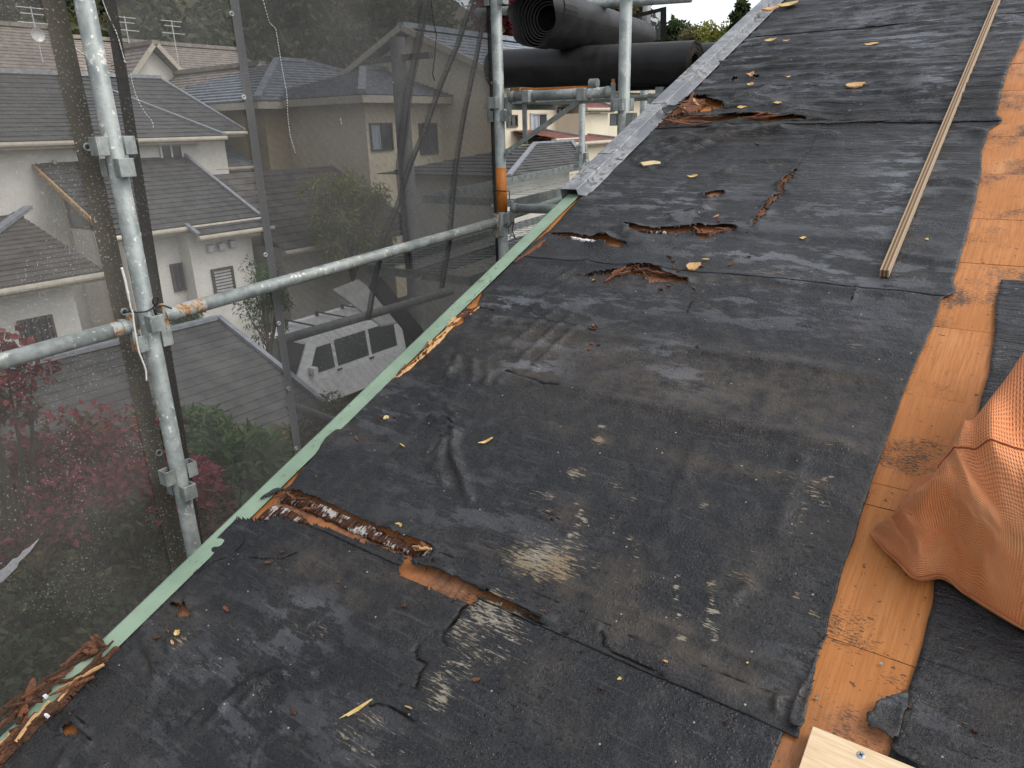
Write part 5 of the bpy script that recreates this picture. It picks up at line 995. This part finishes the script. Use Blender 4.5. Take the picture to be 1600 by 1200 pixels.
# near lower wing, hipped at its left end
xe0, xt0 = -12.6, -15.6; z0 = on_x((80,437), xe0)[2]; yr = on_x((163,420), xe0)[1]; zt0 = on_x((100,323), xt0)[2]; yt0 = on_x((45,325), xt0)[1]; ye0 = yt0-3.0
mb = MB(); roof_face(mb, (xe0, ye0, z0), (xe0, yr, z0), (xt0, yr, zt0), (xt0, yt0, zt0), 16); roof_face(mb, (xt0-3, ye0, z0), (xe0, ye0, z0), (xt0, yt0, zt0), (xt0-.01, yt0, zt0), 16); roof_face(mb, (xt0-2.5, yr, zt0-.8), (xt0-2.5, yt0, zt0-.8), (xt0, yt0, zt0), (xt0, yr, zt0), 8); rf = meshobj('roof', mb, M['slate2'], H)
mb = MB(); rib(mb, (xe0, ye0, z0+.04), (xt0, yt0, zt0+.02), .16, .06); meshobj('hip_cap', mb, M['flash'], rf); mb = MB(); mb.box((xe0-.10, ye0, z0-.16), (xe0-.015, yr, z0-.012)); meshobj('fascia', mb, M['trim'], rf); mb = MB(); mb.tube([(xe0+.05, ye0, z0-.06), (xe0+.05, yr, z0-.06)], .055, 10); meshobj('gutter', mb, M['trim'], rf)
wallbox(H, (-17.8, ye0+.5, gb), (-13.1, yr-.35, z0-.06), M['stucco']); win_px(H, -13.1, (32,505), (84,532), style='bars')
mb = MB(); c = on_x((85,250), -18.15); mb.tube([c, c-[0, 0, 2.2]], .04, 10); meshobj('downpipe', mb, M['trim'], H)

# --- low dark roof next door
Hf = thing('garage_house', (-9, 3, 0), 'low outbuilding with dark slate roof and pale ridge', 'house'); r0 = on_x((0,598), -9.5); r1 = on_x((340,489), -9.5); zrg = (r0[2]+r1[2])/2; yv = r1[1]
xe = -5.3; ze = zrg-.42*(9.5+xe); N_C = 30
for i in range(N_C):                                  # each slate course its own piece
    t0, t1 = i/N_C, (i+1)/N_C; xa = xe+(-9.5-xe)*t0; xb = xe+(-9.5-xe)*t1; za = ze+(zrg-ze)*t0; zb_ = ze+(zrg-ze)*t1
    mb = MB(); mb.add([(xa, -4, za), (xa, yv, za), (xb, yv, zb_), (xb, -4, zb_), (xa, -4, za+.024), (xa, yv, za+.024), (xb, yv, zb_+.012), (xb, -4, zb_+.012)], [(4,5,6,7),(0,1,5,4),(1,2,6,5),(0,3,2,1),(3,0,4,7),(2,3,7,6)]); meshobj('slate_course', mb, M['slate'], Hf)
shed_x(Hf, -13.7, -9.5, -4, yv, ze, zrg, M['slate'], 10, eave=False, verge=(0, 0)); mb = MB(); rib(mb, (-9.5, -4, zrg+.01), (-9.5, yv, zrg+.01), .12, .05); meshobj('ridge_cap', mb, M['flash'], Hf); mb = MB(); rib(mb, (xe, yv, ze+.02), (-9.5, yv, zrg+.02), .07, .05); meshobj('verge_trim', mb, M['flash'], Hf)
mb = MB(); mb.box((xe-.1, -4, ze-.16), (xe-.02, yv, ze-.01)); meshobj('fascia', mb, M['trim'], Hf); mb = MB(); yy = yv-.35; mb.prism([(-13.2, yy, 0), (-5.75, yy, 0), (-5.75, yy, ze+.0), (-9.5, yy, zrg-.18), (-13.2, yy, ze)], (0, -7, 0)); meshobj('wall', mb, M['stucco'], Hf)

# --- houses further up
def gable_house(name, label, x0, x1, y0, y1, zg, ze, rise, wall, roofm, wins=(), axis='y', ov=.5, n=12, winsy=()):
    root = thing(name, ((x0+x1)/2, (y0+y1)/2, zg), label, 'house'); wallbox(root, (x0, y0, zg), (x1, y1, ze), wall)
    if axis == 'y':
        xm = (x0+x1)/2
        for xe_ in (x1+ov, x0-ov):
            mb = MB(); k = rise/((x1-x0)/2); roof_face(mb, (xe_, y0-ov, ze-k*ov), (xe_, y1+ov, ze-k*ov), (xm, y1+ov, ze+rise), (xm, y0-ov, ze+rise), n, .03); meshobj('roof', mb, roofm, root)
        mb = MB(); rib(mb, (xm, y0-ov, ze+rise), (xm, y1+ov, ze+rise), .3, .16); meshobj('ridge', mb, roofm, root); mb = MB(); mb.prism([(x0, y0+.002, ze), (x1, y0+.002, ze), (xm, y0+.002, ze+rise-.12)], (0, y1-y0-.004, 0)); meshobj('gable', mb, wall, root)
        for s in (x1+ov, x0-ov): mb = MB(); rib(mb, (s, y0-ov, ze-rise/((x1-x0)/2)*ov-.08), (xm, y0-ov, ze+rise-.08), .06, .18); meshobj('barge_board', mb, M['trim'], root)
        mb = MB(); mb.box((x1+ov-.05, y0-ov, ze-rise/((x1-x0)/2)*ov-.2), (x1+ov-.01, y1+ov, ze-rise/((x1-x0)/2)*ov-.02)); meshobj('fascia', mb, M['trim'], root)
    else:
        ym = (y0+y1)/2; k = rise/((y1-y0)/2)
        for ye in (y0-ov, y1+ov):
            mb = MB(); roof_face(mb, (x0-ov, ye, ze-k*ov), (x1+ov, ye, ze-k*ov), (x1+ov, ym, ze+rise), (x0-ov, ym, ze+rise), n, .03); meshobj('roof', mb, roofm, root)
            mb = MB(); rib(mb, (x1+ov, ye, ze-k*ov-.08), (x1+ov, ym, ze+rise-.08), .06, .18); meshobj('barge_board', mb, M['trim'], root)
        mb = MB(); rib(mb, (x0-ov, ym, ze+rise), (x1+ov, ym, ze+rise), .3, .16); meshobj('ridge', mb, roofm, root); mb = MB(); mb.prism([(x0+.002, y0, ze), (x0+.002, y1, ze), (x0+.002, ym, ze+rise-.12)], (x1-x0-.004, 0, 0)); meshobj('gable', mb, wall, root)
    for w in wins: win_px(root, x1, *w[:2], **(w[2] if len(w) > 2 else {}))
    for (xa, xb, za, zb_, kw) in winsy: window(root, 'y', y0, xa, xb, za, zb_, **kw)
    return root
def P(px, x): return on_x(px, x)
# brown tile house behind, left
a = P((-40,120), -31); b = P((150,118), -31); gable_house('tile_house', 'brown tiled house half hidden behind the dark slate ridge', -39, -31, a[1], b[1], 3, b[2], 2.0, M['cream'], M['tile'], axis='y', n=16)
# white gable house behind
a = P((200,150), -33); b = P((300,140), -33); gable_house('tile_house', 'pale walled house with grey brown tiles and open gable', -40, -33, a[1]-.3, b[1]+4.6, 3, P((285,118), -33)[2], 1.6, M['stucco'], M['tile'], axis='y', n=14)
gable_house('tile_house', 'pale house front with a small triangular gable under brown tiles', -33.2, -31.5, P((205,130), -31.5)[1], P((280,130), -31.5)[1], 3, P((240,118), -31.5)[2], 1.15, M['stucco'], M['tile'], axis='x', n=10)
# tan house
a = P((330,160), -26); ap = P((398,104), -26); hw = ap[1]-a[1]; gable_house('tan_house', 'tan walled house with a brown gable roof beside the joint of two nets', -33, -26, a[1]+.5, a[1]+2*hw-.5, 2.4, a[2]+.25, ap[2]-a[2]-.25, M['tan'], M['tile'], axis='x', wins=(((356,182),(372,203)),))
# blue-grey tile low roof
Hb = thing('tile_house', (-22, 15, 2), 'low grey blue tiled roof between the white and tan houses', 'house'); a = P((336,262), -20.5); b = P((420,262), -20.5); shed_x(Hb, -20.5, -24.3, a[1], b[1]+1.5, a[2], a[2]+1.35, M['tile_blue'], 12); wallbox(Hb, (-24.2, a[1]+.3, 1.8), (-21, b[1]+1.2, a[2]-.05), M['tan'])
# big house behind the dark net
def hip_house(name, label, x0, x1, y0, y1, zg, ze, rise, wall, roofm, wins=(), ov=.6, n=14):
    root = thing(name, ((x0+x1)/2, (y0+y1)/2, zg), label, 'house'); wallbox(root, (x0, y0, zg), (x1, y1, ze), wall); X0, X1_, Y0, Y1_ = x0-ov, x1+ov, y0-ov, y1+ov; xm = (x0+x1)/2; h = (X1_-X0)/2; ya, yb_ = Y0+h, max(Y1_-h, Y0+h+.1); mb = MB(); zt = ze+rise
    roof_face(mb, (X1_, Y0, ze), (X1_, Y1_, ze), (xm, yb_, zt), (xm, ya, zt), n, .05); roof_face(mb, (X0, Y1_, ze), (X0, Y0, ze), (xm, ya, zt), (xm, yb_, zt), n, .05); roof_face(mb, (X0, Y0, ze), (X1_, Y0, ze), (xm, ya, zt), (xm-.01, ya, zt), n, .05); roof_face(mb, (X1_, Y1_, ze), (X0, Y1_, ze), (xm, yb_, zt), (xm+.01, yb_, zt), n, .05); rf = meshobj('roof', mb, roofm, root)
    for q0, q1 in (((X1_, Y0, ze), (xm, ya, zt)), ((X1_, Y1_, ze), (xm, yb_, zt)), ((xm, ya, zt), (xm, yb_, zt))): mb = MB(); rib(mb, q0, q1, .22, .12); meshobj('hip_cap', mb, roofm, rf)
    mb = MB(); mb.box((X1_-.06, Y0, ze-.22), (X1_-.01, Y1_, ze-.02)); meshobj('fascia', mb, M['trim'], rf); mb = MB(); mb.box((X0, Y0+.01, ze-.22), (X1_-.07, Y0+.06, ze-.02)); meshobj('fascia', mb, M['trim'], rf)
    for w in wins: win_px(root, x1, *w[:2], **(w[2] if len(w) > 2 else {}))
    return root
zE = P((500,160), -20)[2]; Hg = hip_house('grey_house', 'big tan house with grey tiled hip roof behind the darkest net', -27, -20, P((415,200), -20)[1], P((572,200), -20)[1]+4, 1.7, zE, P((550,103), -23.5)[2]-zE, M['tan'], M['tile_blue'], wins=(((497,188),(555,212)),))
Hg2 = hip_house('cream_house', 'cream walled house with curtained window behind the folds of net', -21, -16.5, P((572,200), -16.5)[1], P((770,200), -16.5)[1]+4, 1.2, P((700,152), -16.5)[2], .9, M['cream'], M['tile_blue'], wins=(((578,195),(612,232), dict(glass='curtain')), ((655,195),(682,238)), ((692,205),(722,300)), ))
# lower dark roofs in front of it
Hl = thing('low_house', (-15, 15, 1), 'low brown roofed wing in front of the grey house', 'house'); a = P((400,335), -16.5); b = P((560,322), -16.5); shed_x(Hl, -14.2, -17.5, a[1]-1, b[1], P((480,385), -14.2)[2], P((480,262), -17.5)[2], M['slate2'], 12); wallbox(Hl, (-17.4, a[1]-.6, .8), (-14.8, b[1]-.4, P((480,385), -14.2)[2]-.05), M['greywall'])
# cream house seen between the poles
zE = P((860,120), -14)[2]; Hc = gable_house('cream_house', 'cream house with red brown lean-to roofs seen between the scaffold poles', -21, -14, P((785,200), -14)[1], P((905,200), -14)[1]+6, 1.0, zE, 1.5, M['cream'], M['tile_blue'], axis='y', wins=(((829,179),(852,205), dict(glass='curtain', frame='alu_light')), ((871,170),(884,196)), ((921,176),(935,202)), ((792,182),(806,196))))
for p0, p1, top, dx in (((866,216),(905,216), 203, 1.6), ((895,222),(968,222), 206, 2.2), ((915,168),(960,170), 155, 1.2)):
    a = P(p0, -14+dx); b = P(p1, -14+dx); t = P(((p0[0]+p1[0])/2, top), -14)[2]; shed_x(Hc, -14+dx, -13.98, a[1], b[1], a[2], max(t, a[2]+.25), M['redroof'], 6, trim='tan' if False else 'trim')
    mb = MB(); mb.box((-14+.0, a[1]+.1, a[2]-1.2), (-14+dx-.2, b[1]-.1, a[2]-.17)); meshobj('bay_wall', mb, M['cream'], Hc)
Hd = thing('low_house', (-11, 16, 1), 'dark hipped roof with grey hip caps below the cream house', 'house')
e0, e1 = P((795,276), -9.5), P((905,262), -9.5); zt = P((850,224), -11.5)[2]; t0, t1 = P((836,224), -11.5), P((893,222), -11.5); mb = MB(); roof_face(mb, (-9.5, e0[1], e0[2]), (-9.5, e1[1]+.6, e0[2]), (-11.5, t1[1], zt), (-11.5, t0[1], zt), 12); roof_face(mb, (-13.5, e0[1], e0[2]), (-9.5, e0[1], e0[2]), (-11.5, t0[1], zt), (-11.5, t0[1]-.001, zt), 10)
roof_face(mb, (-9.5, e1[1]+.6, e0[2]), (-13.5, e1[1]+.6, e0[2]), (-11.5, t1[1], zt), (-11.5, t1[1]+.001, zt), 10); roof_face(mb, (-13.5, e1[1]+.6, e0[2]), (-13.5, e0[1], e0[2]), (-11.5, t0[1], zt), (-11.5, t1[1], zt), 10); rf = meshobj('roof', mb, M['slate'], Hd)
for q0, q1 in (((-11.5, t0[1], zt), (-11.5, t1[1], zt)), ((-9.5, e1[1]+.6, e0[2]), (-11.5, t1[1], zt)), ((-9.5, e0[1], e0[2]), (-11.5, t0[1], zt))): mb = MB(); rib(mb, q0, q1, .11, .05); meshobj('hip_cap', mb, M['flash'], rf)
wallbox(Hd, (-13.1, e0[1]+.4, .4), (-9.9, e1[1]+.2, e0[2]-.03), M['greywall'])

# --- roof-top aerials
for p, s, lab in (((63,80), -31.5, 'television aerial with round dish on the brown tiled roof'), ((205,85), -33.5, 'television aerial with long bars above the pale gable'), ((277,88), -33.5, 'plus shaped television aerial on the grey brown tiles')):
    b = on_x(p, s); root = thing('roof_aerial', b, lab, 'aerial', 'television aerials on far roofs'); mb = MB(); mb.tube([b-[0, 0, .4], b+[0, 0, 1.5]], .025, 8); meshobj('mast', mb, M['alu_light'], root)
    for z, L in ((1.45, .5), (1.25, .4), (.95, .55)): mb = MB(); mb.tube([b+[0, -L, z], b+[0, L, z]], .018, 6); meshobj('cross_bar', mb, M['alu_light'], root)
    if 'dish' in lab:
        mb = MB(); ring = lambda rad, dx: [b+[dx+.1, rad*math.cos(q), .55+rad*math.sin(q)] for q in np.linspace(0, 2*math.pi, 20)]; mb.grid(np.array([ring(.01, -.06), ring(.13, -.045), ring(.24, 0)])); meshobj('dish', mb, M['alu_light'], root)
# --- utility pole
b = on_x((640, 330), -10.2); root = thing('utility_pole', (b[0], b[1], 0), 'dark utility pole behind the folds of the darkest net', 'utility pole'); mb = MB(); mb.tube([(b[0], b[1], -.2), (b[0], b[1], 8.6)], [.19, .14], 16); meshobj('shaft', mb, simple('dark_concrete', (.10,.10,.10), (.16,.16,.155), 4), root)
for z in (8.2,): mb = MB(); mb.box((b[0]-.8, b[1]-.06, z), (b[0]+.8, b[1]+.06, z+.1)); meshobj('cross_arm', mb, M['alu'], root)

# ------------------------------------------------------------------ white van
def van():
    c = at_dist((545, 548), 17.0); x0, x1 = -13.9, -12.4; ya = P((452, 540), x1)[1]; L = 3.4; zb = gz(-13.1, ya+1.7)+.02
    root = thing('van', ((x0+x1)/2, ya+L/2, zb), 'white minivan with roof rack parked beyond the darkest net', 'van')
    wm = simple('white_paint', (.66,.67,.68), (.72,.73,.74), 2, .3, .02, .001, spec=.5); prof = [(0, .30), (0, .85), (.10, 1.02), (.55, 1.72), (.80, 1.86), (3.1, 1.88), (3.35, 1.75), (3.4, .9), (3.4, .30)]
    V = []; F = []; nP = len(prof)
    for s, inset in ((x0, 0), (x0+.05, 0), (x1-.05, 0), (x1, 0)):
        for (y, z) in prof:
            tum = .10*max(0, (z-.95))/.9; xx = s+(tum if s < (x0+x1)/2 else -tum); V.append((xx, ya+y, zb+z))
    for k in range(3):
        for i in range(nP): j = (i+1) % nP; F.append((k*nP+i, k*nP+j, (k+1)*nP+j, (k+1)*nP+i))
    F += [tuple(range(nP)), tuple(3*nP+i for i in range(nP-1, -1, -1))]; bevel(meshobj('body', (np.array(V), F), wm, root), .04, 3)
    gl = M['glass']; 
    def side(y0, y1, z0, z1, sl=0):
        mb = MB(); t = lambda z: .10*(z-.95)/.9; 
        for xs, sg in ((x1, 1), (x0, -1)): mb.add([(xs+sg*(.006-t(z)), ya+y, zb+z) for y, z in ((y0, z0), (y1, z0), (y1, z1), (y0+sl, z1))], [(0, 1, 2, 3)])
        o = meshobj('side_window', mb, gl, root); o.modifiers.new('t', 'SOLIDIFY').thickness = .006
    side(.42, 1.15, 1.02, 1.58, .32); side(1.25, 2.2, 1.02, 1.62); side(2.3, 3.15, 1.02, 1.62)
    mb = MB(); d = np.array([0, .45, .70]); nrm = np.array([0, -.84, .54])*.008
    mb.add([np.array((x, ya+y, zb+z))+nrm for x, y, z in ((x0+.10, .13, 1.08), (x1-.10, .13, 1.08), (x1-.16, .53, 1.68), (x0+.16, .53, 1.68))], [(0, 1, 2, 3)]); meshobj('windscreen', mb, gl, root).modifiers.new('t', 'SOLIDIFY').thickness = .006
    for xs in (x0+.18, x1-.18):
        mb = MB(); mb.box((xs-.12, ya-.02, zb+.62), (xs+.12, ya+.03, zb+.80)); bevel(meshobj('headlight', mb, M['curtain'], root), .02)
    tyre = simple('tyre', (.012,.012,.012), (.02,.02,.02), 20, .8)
    for xs, sg in ((x0+.02, -1), (x1-.02, 1)):
        for y in (.55, 2.85):
            mb = MB(); mb.tube([(xs-sg*.14, ya+y, zb+.28), (xs+sg*.03, ya+y, zb+.28)], .28, 24); w = meshobj('wheel', mb, tyre, root); mb = MB(); mb.tube([(xs+sg*.031, ya+y, zb+.28), (xs+sg*.04, ya+y, zb+.28)], [.18, .14], 20); meshobj('rim', mb, M['alu_light'], w)
    mb = MB(); mb.box((x1+.0, ya+.42, zb+1.05), (x1+.16, ya+.55, zb+1.22)); bevel(meshobj('wing_mirror', mb, wm, root), .02)
    for y in (1.0, 1.9, 2.7): mb = MB(); mb.tube([(x0+.12, ya+y, zb+1.97), (x1-.12, ya+y, zb+1.97)], .022, 8); mb.box((x0+.13, ya+y-.03, zb+1.84), (x0+.18, ya+y+.03, zb+1.97)); mb.box((x1-.18, ya+y-.03, zb+1.84), (x1-.13, ya+y+.03, zb+1.97)); meshobj('rack_bar', mb, M['alu'], root)
    for y in (1.25, 2.25): mb = MB(); mb.box((x1-.001, ya+y-.05, zb+.92), (x1+.03, ya+y+.08, zb+.96)); meshobj('door_handle', mb, M['alu'], root)
van()
# pale awning beyond the van
q = [P(p, -8.6) for p in [(520,452),(560,436),(600,492),(552,500)]]; q[2] = q[2]+[.6, 0, 0]; q[3] = q[3]+[.6, 0, 0]; mb = MB(); mb.prism(q, (0, 0, -.03)); tag(meshobj('awning_panel', mb, simple('pale_panel', (.20,.20,.19), (.27,.27,.26), 4)), 'pale sloping panel beyond the net above the van', 'panel')

# ------------------------------------------------------------------ vegetation
def leafmat(name, a, b, c=None):
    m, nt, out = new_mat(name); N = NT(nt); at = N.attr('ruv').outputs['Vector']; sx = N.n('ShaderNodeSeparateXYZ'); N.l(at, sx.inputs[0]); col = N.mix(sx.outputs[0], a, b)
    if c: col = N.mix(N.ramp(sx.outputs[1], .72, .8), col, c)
    p = N.bsdf(None, col, .55, None, 0, .35); tr = N.n('ShaderNodeBsdfTranslucent'); N.l(col, tr.inputs['Color']); mx = N.n('ShaderNodeMixShader'); mx.inputs[0].default_value = .3; N.l(p.outputs[0], mx.inputs[1]); N.l(tr.outputs[0], mx.inputs[2]); N.l(mx.outputs[0], out.inputs['Surface']); return m
M['l_green'] = leafmat('leaf_green', (.030,.060,.018), (.085,.14,.040)); M['l_dark'] = leafmat('leaf_dark', (.022,.040,.016), (.055,.085,.030), (.10,.11,.035)); M['l_red'] = leafmat('leaf_red', (.14,.022,.030), (.34,.070,.075), (.10,.085,.04)); M['l_yel'] = leafmat('leaf_yellow', (.12,.14,.025), (.30,.29,.055)); M['l_brush'] = leafmat('leaf_brush', (.05,.06,.025), (.13,.12,.05), (.20,.14,.05))
M['bark'] = simple('bark', (.05,.038,.028), (.12,.095,.07), 12, .9, .8, .01, (1, 1, .3))
def leaves(name, centers, radii, per, size, mat, parent, seed, aspect=.45, droop=.3, kind=None, wpos=None):
    r = np.random.default_rng(seed); Vs = []; At = []
    for c, rad in zip(centers, radii):
        n = per; d = r.normal(size=(n, 3)); d /= np.linalg.norm(d, axis=1)[:,None]; rr_ = rad*(r.random(n)**.45)[:,None]; p = np.array(c)+d*rr_*np.array([1, 1, .85])
        ax = d+r.normal(0, .7, (n, 3)); ax[:,2] -= droop; ax /= np.linalg.norm(ax, axis=1)[:,None]; up = r.normal(0, .6, (n, 3))+[0, 0, 1]; s = np.cross(ax, up); s /= np.linalg.norm(s, axis=1)[:,None]; nn = np.cross(s, ax)
        L = (size*r.uniform(.6, 1.25, n))[:,None]; w = L*aspect/2
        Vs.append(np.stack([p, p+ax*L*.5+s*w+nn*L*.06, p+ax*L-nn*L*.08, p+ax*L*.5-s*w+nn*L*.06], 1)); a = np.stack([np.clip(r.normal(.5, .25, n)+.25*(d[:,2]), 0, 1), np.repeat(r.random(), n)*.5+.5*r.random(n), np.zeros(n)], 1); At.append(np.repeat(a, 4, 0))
    V = np.concatenate(Vs).reshape(-1, 3); F = [(i, i+1, i+2, i+3) for i in range(0, len(V), 4)]
    o = meshobj(name, (V, F), mat, parent, wpos=wpos); set_attrs(o, np.concatenate(At), np.zeros((len(V), 4)))
    if kind: o['kind'] = kind
    return o
def tree(name, base, top_c, spread, n_cl, per, size, mat, label, cat, seed, group=None, aspect=.45, clr=.42, trunk_r=.06, squash=.8, droop=.3):
    r = np.random.default_rng(seed); base = np.array(base); top_c = np.array(top_c); root = thing(name, base, label, cat, group); tk = MB(); fork = base+(top_c-base)*.55
    tk.tube([base, base+(fork-base)*.5+r.normal(0, .05, 3), fork, top_c], [trunk_r, trunk_r*.8, trunk_r*.6, trunk_r*.25], 10); cs = []
    for i in range(n_cl):
        d = r.normal(size=3); d /= np.linalg.norm(d); c = top_c+d*spread*np.array([1, 1, squash])*r.uniform(.35, 1.0); cs.append(c)
        if i < 26: st = fork+(top_c-fork)*r.random(); tk.tube([st, (st+c)/2+r.normal(0, .04, 3), c], [trunk_r*.35, trunk_r*.22, trunk_r*.08], 6)
    meshobj('trunk', tk, M['bark'], root); leaves('crown', cs, [spread*clr*r.uniform(.6, 1.1) for _ in cs], per, size, mat, root, seed+1, aspect, droop); return root
def at(p, s): return at_dist(p, s)
c = at((170, 800), 4.6); tree('maple_tree', (c[0], c[1], 0), c, .58, 30, 480, .048, M['l_red'], 'red leaved maple tree behind the dusty speckled net', 'tree', 5, aspect=.6)
c = at((-30, 590), 4.2); tree('maple_tree', (c[0]-.3, c[1]-.2, 0), c, .26, 10, 90, .06, M['l_red'], 'red leaved branch tips rising beside the guard rail', 'tree', 6, aspect=.6)
c = at((40, 820), 5.4); tree('maple_tree', (c[0], c[1], 0), c, .55, 22, 420, .048, M['l_red'], 'dull red maple crown further behind the dusty net', 'tree', 8, aspect=.6)
c = at((345, 765), 5.6); tree('loquat_tree', (c[0], c[1], 0), c-np.array([0, 0, .25]), .75, 34, 170, .15, M['l_green'], 'dark green long leaved shrub below the thin net', 'shrub', 9, aspect=.28, droop=.5)
c = at((315, 690), 6.3); tree('broadleaf_shrub', (c[0], c[1], 0), c, .36, 14, 220, .07, M['l_green'], 'small bright green shrub beside the low slate roof', 'shrub', 10, aspect=.5)
c = at((200, 720), 6.2); tree('broadleaf_shrub', (c[0], c[1], 0), c, .5, 18, 200, .07, M['l_brush'], 'olive green bush behind the red maple', 'shrub', 12, aspect=.5)
for i, (p, s, sp) in enumerate((((30, 960), 4.4, .6), ((140, 930), 4.3, .55), ((230, 890), 4.6, .5), ((60, 1080), 3.9, .5), ((-40, 1050), 4.0, .55))):
    c = at(p, s); tree('wild_bush', (c[0], c[1], 0), c, sp, 26, 330, .045, M['l_dark'] if i % 2 else M['l_brush'], 'brownish green wild bush under the dusty speckled net', 'bush', 20+i, 'wild bushes below the verge', aspect=.6)
c = at((540, 325), 18.5); tree('yellow_shrub', (c[0], c[1], gz(c[0], c[1])-.1), c-np.array([0, 0, .1]), .95, 30, 190, .15, M['l_yel'], 'yellow green conifer shrub behind the darkest net', 'shrub', 30, aspect=.3, squash=1.2)
c = at((410, 470), 12.5); tree('garden_tree', (c[0], c[1], .5), c, .42, 34, 60, .075, M['l_green'], 'loose green garden tree against the white stuccoed wall', 'tree', 31, aspect=.35, squash=1.9, trunk_r=.035)
c = at((285, 495), 13.5); tree('garden_tree', (c[0], c[1], .5), c, .35, 14, 130, .08, M['l_green'], 'green bush top below the barred window', 'bush', 32, aspect=.35)
for i, p in enumerate(((480, 690), (530, 665), (455, 720))): c = at(p, 9-i*.5); tree('garden_bush', (c[0], c[1], 0), c, .38, 16, 140, .06, M['l_brush'], 'dim brushy bush in front of the white van', 'bush', 40+i, 'bushes in front of the van', aspect=.4)
# far trees on the skyline
for i, (p, s, sp, sq, m_, lab) in enumerate((((1157, 42), 46, .50, 2.4, 'l_dark', 'tall narrow evergreen standing above the skyline trees'), ((1090, 66), 70, 2.2, .6, 'l_brush', 'rounded far tree on the skyline right of the rolls'), ((1125, 66), 66, 2.2, .6, 'l_yel', 'yellowish far tree on the skyline beside the evergreen'), ((1150, 76), 60, 1.3, .7, 'l_dark', 'dark far tree at the foot of the tall evergreen'), ((1050, 64), 75, 2.2, .6, 'l_dark', 'dark far tree behind the small net panel'), ((830, 55), 48, 3.0, .8, 'l_green', 'green far tree behind the upper roofing roll'), ((800, 20), 40, 2.0, .8, 'l_red', 'reddish far tree beside the banded pole top'), ((950, 25), 55, 2.6, .7, 'l_brush', 'olive far tree above the upper roofing roll'))):
    c = at(p, s); tree('skyline_tree', (c[0], c[1], gz(c[0], c[1])-.3), c, sp, 40, 110, .26 if s < 75 and p[0] > 1040 else .5, M[m_], lab, 'tree', 60+i, aspect=.6, trunk_r=.25, squash=sq, clr=.36)
# wooded hillside
r = np.random.default_rng(77); cs = []; rd = []
while len(cs) < 620:
    azd = r.uniform(24, 84); d = r.uniform(50, 128); x = -d*math.sin(math.radians(azd)); y = d*math.cos(math.radians(azd)); z = gz(x, y); sz = r.uniform(1.8, 3.4)
    if azd < 40 and d > 90: continue
    cs.append((x, y, z+sz*.6)); rd.append(sz)
    cs.append((x+r.normal(0, .6), y+r.normal(0, .6), z+sz*1.5)); rd.append(sz*.7)
h = len(cs)//2
leaves('forest', cs, rd, 130, .85, leafmat('forest_leaf', (.030,.044,.018), (.085,.105,.045), (.13,.115,.045)), None, 78, .7, kind='stuff', wpos=(-60, 60, 4))
